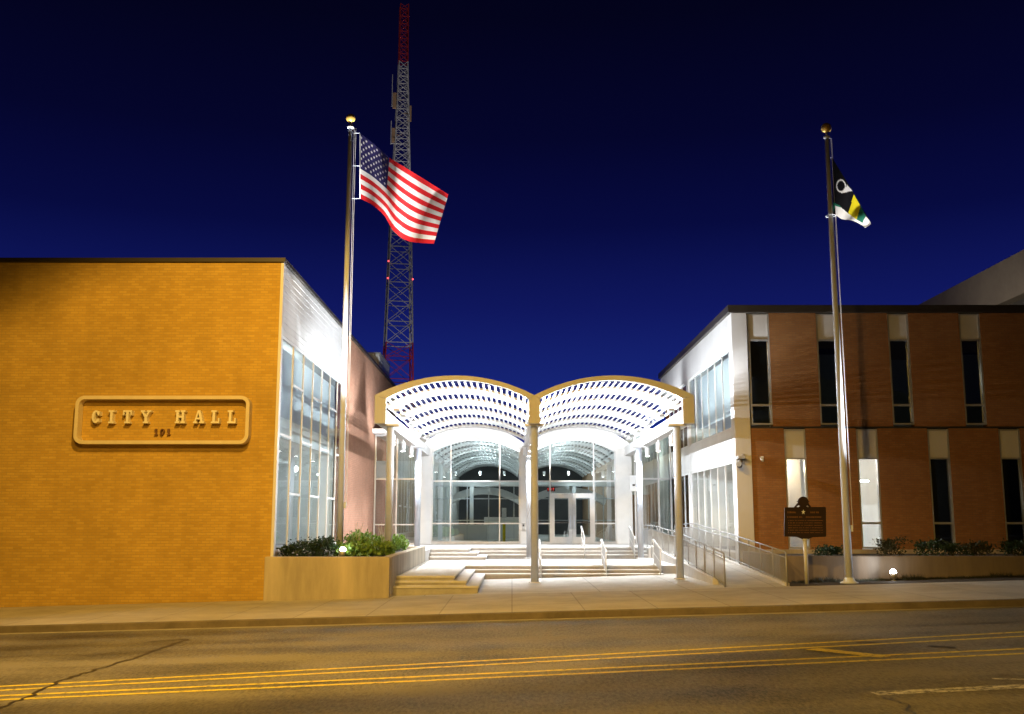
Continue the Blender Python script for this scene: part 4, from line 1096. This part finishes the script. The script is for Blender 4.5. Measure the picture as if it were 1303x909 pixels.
WHT_ = (.90, .95, 1.0)
for i, (x, y) in enumerate(LIGHTS):
    spot('downlight_beam', (x, y, 2.55), (x+(.25 if x < 0 else -.25 if x > 2 else 0), y, -2), 900, WHT_, R(132), .7, .08)
for x, pw in ((XC-4.5, 230), (XC, 1400), (XC+4.5, 230)):
    for y, kf in ((33.3, 1), (35.4, 1), (38.6, 1), (42.1, .5), (45.8, .1)):
        pw_ = pw*(kf if x == XC else 1)
        if x == XC: point('uplight_beam', (x, y, 3.63), pw_, WHT_, .015)
        else: spot('uplight_beam', (x, y, 3.60), (x, y-.15, 8), pw_, WHT_, R(172), .3, .018)
for x, dx in ((XC-5.0, -1), (XC+5.0, 1)):
    for y in (34.0, 37.5, 41.5, 46.0):
        spot('added_wash_beam', (x, y, 3.56), (x+dx*.9, y+(2.2 if y > 45 else -.3), 6), 900, WHT_, R(124), .6, .05)  # added beams that brighten the side walls
spot('flag_flood_beam', FL[0], aimL, 34000, (1, .97, .93), R(30), .8, .06)
spot('pole_flood_beam', FL[0], (topL.x, 31, 9.0), 11000, (1, .98, .95), R(26), .7, .05)
spot('pole_flood_beam', FR_[0], (topR.x, 29, 8.2), 9000, (1, .98, .95), R(26), .7, .05)
spot('flood_spill_beam', (FR_[0].x, 29.42, FR_[0].z+.1), (FR_[0].x-1.6, 30.1, -1.2), 60, (.80, .88, 1), R(120), 1.0, .06)
spot('flag_flood_beam', FR_[0], aimR, 20000, (1, .97, .93), R(40), .8, .06)
for y in (54, 61, 68, 75):
    for x in (-1.8, 3.2): point('hall_fill', (x, y, 2.6), 150, (.86, .98, 1), .15)  # added bare fill lights that lift the hall interior
point('left_room_fill', (-9.0, 33.5, 4.6), 420, (.97, .99, 1), .3)  # added bare fill lights, brighten the blinds and room behind the glass
point('left_room_fill', (-9.0, 37.0, 1.2), 120, (.9, .97, 1), .3)
point('lower_room_light', (9.68, 36.7, 1.85), 80, (1, .80, .54), .12)
point('lower_room_light', (11.2, 39.5, 2.2), 90, (1, .93, .85), .3)
point('upper_room_fill', (8.5, 38.8, 5.2), 480, (1, .99, .97), .3)  # added bare fill light behind the blinds to brighten them
point('link_fill', (-5.5, 53, 3), 60, (1, .95, .85), .2)  # added bare fill lights inside the two links
point('link_fill', (6.7, 52, 3), 70, (.9, 1, .95), .2)
spot('garage_fill', (19, 50, 8.6), (25, 52, 11.5), 420, (1, .82, .6), R(140), .8, .3)  # added unseen lamp behind the roof, brightens the garage wall
point('dim_room_fill', (14.7, 38.0, 5.2), 14, (.9, 1, .95), .3)  # added weak fill lights so the dark rooms show faintly
point('dim_room_fill', (15.2, 37.6, .8), 9, (1, .95, .85), .3)
spot('tower_fill', (-13, 100, -1), (-13.6, 120, 62), 42000, (1, .92, .88), R(24), .6, .3)  # added unseen lamps near the mast foot to brighten the lattice
spot('tower_fill', (-13, 104, -1), (-13.6, 120, 40), 9000, (1, .93, .88), R(54), .5, .3)

# ------------------------------------------------------------------ night sky
w = bpy.data.worlds.new('World'); S.world = w; w.use_nodes = True
nt = w.node_tree; nt.nodes.clear()
out = nt.nodes.new('ShaderNodeOutputWorld'); bg = nt.nodes.new('ShaderNodeBackground')
tc = nt.nodes.new('ShaderNodeTexCoord'); sx = nt.nodes.new('ShaderNodeSeparateXYZ'); nt.links.new(tc.outputs['Generated'], sx.inputs[0])
rp_ = nt.nodes.new('ShaderNodeValToRGB'); cr = rp_.color_ramp
cr.elements[0].position = 0; cr.elements[0].color = (.010, .024, .22, 1)
cr.elements[1].position = 1; cr.elements[1].color = (.0004, .0004, .003, 1)
for p, c_ in ((.12, (.0085, .019, .185, 1)), (.20, (.0050, .0088, .112, 1)), (.28, (.0022, .0034, .050, 1)), (.36, (.0014, .0018, .024, 1)), (.46, (.0010, .0011, .011, 1)), (.6, (.0006, .0006, .006, 1))):
    e = cr.elements.new(p); e.color = c_
nt.links.new(sx.outputs['Z'], rp_.inputs[0]); mry = nt.nodes.new('ShaderNodeMapRange'); mry.interpolation_type = 'SMOOTHSTEP'
for k_, v_ in ((1, -.5), (2, .7), (3, .06), (4, 1.0)): mry.inputs[k_].default_value = v_
nt.links.new(sx.outputs['Y'], mry.inputs[0])
vm = nt.nodes.new('ShaderNodeVectorMath'); vm.operation = 'SCALE'; nt.links.new(rp_.outputs[0], vm.inputs[0]); nt.links.new(mry.outputs[0], vm.inputs['Scale'])
nt.links.new(vm.outputs[0], bg.inputs[0]); bg.inputs[1].default_value = 1.0
nt.links.new(bg.outputs[0], out.inputs[0])

# ------------------------------------------------------------------ camera and view
cd = bpy.data.cameras.new('camera'); cam = bpy.data.objects.new('camera', cd); COL.objects.link(cam)
cd.sensor_fit = 'HORIZONTAL'; cd.sensor_width = 36; cd.lens = 36*F/1303; cd.clip_end = 3000; cd.clip_start = .1
cam.location = (0, 0, 0); cam.rotation_euler = (PI/2+PITCH, 0, 0)
S.camera = cam
vs = S.view_settings; vs.view_transform = 'Standard'; vs.look = 'None'; vs.gamma = 1; vs.exposure = 0; vs.use_curve_mapping = False
S.cycles.use_denoising = True
S.cycles.max_bounces = 8; S.cycles.transparent_max_bounces = 12; S.cycles.sample_clamp_indirect = 6
S.cycles.caustics_reflective = False; S.cycles.caustics_refractive = False
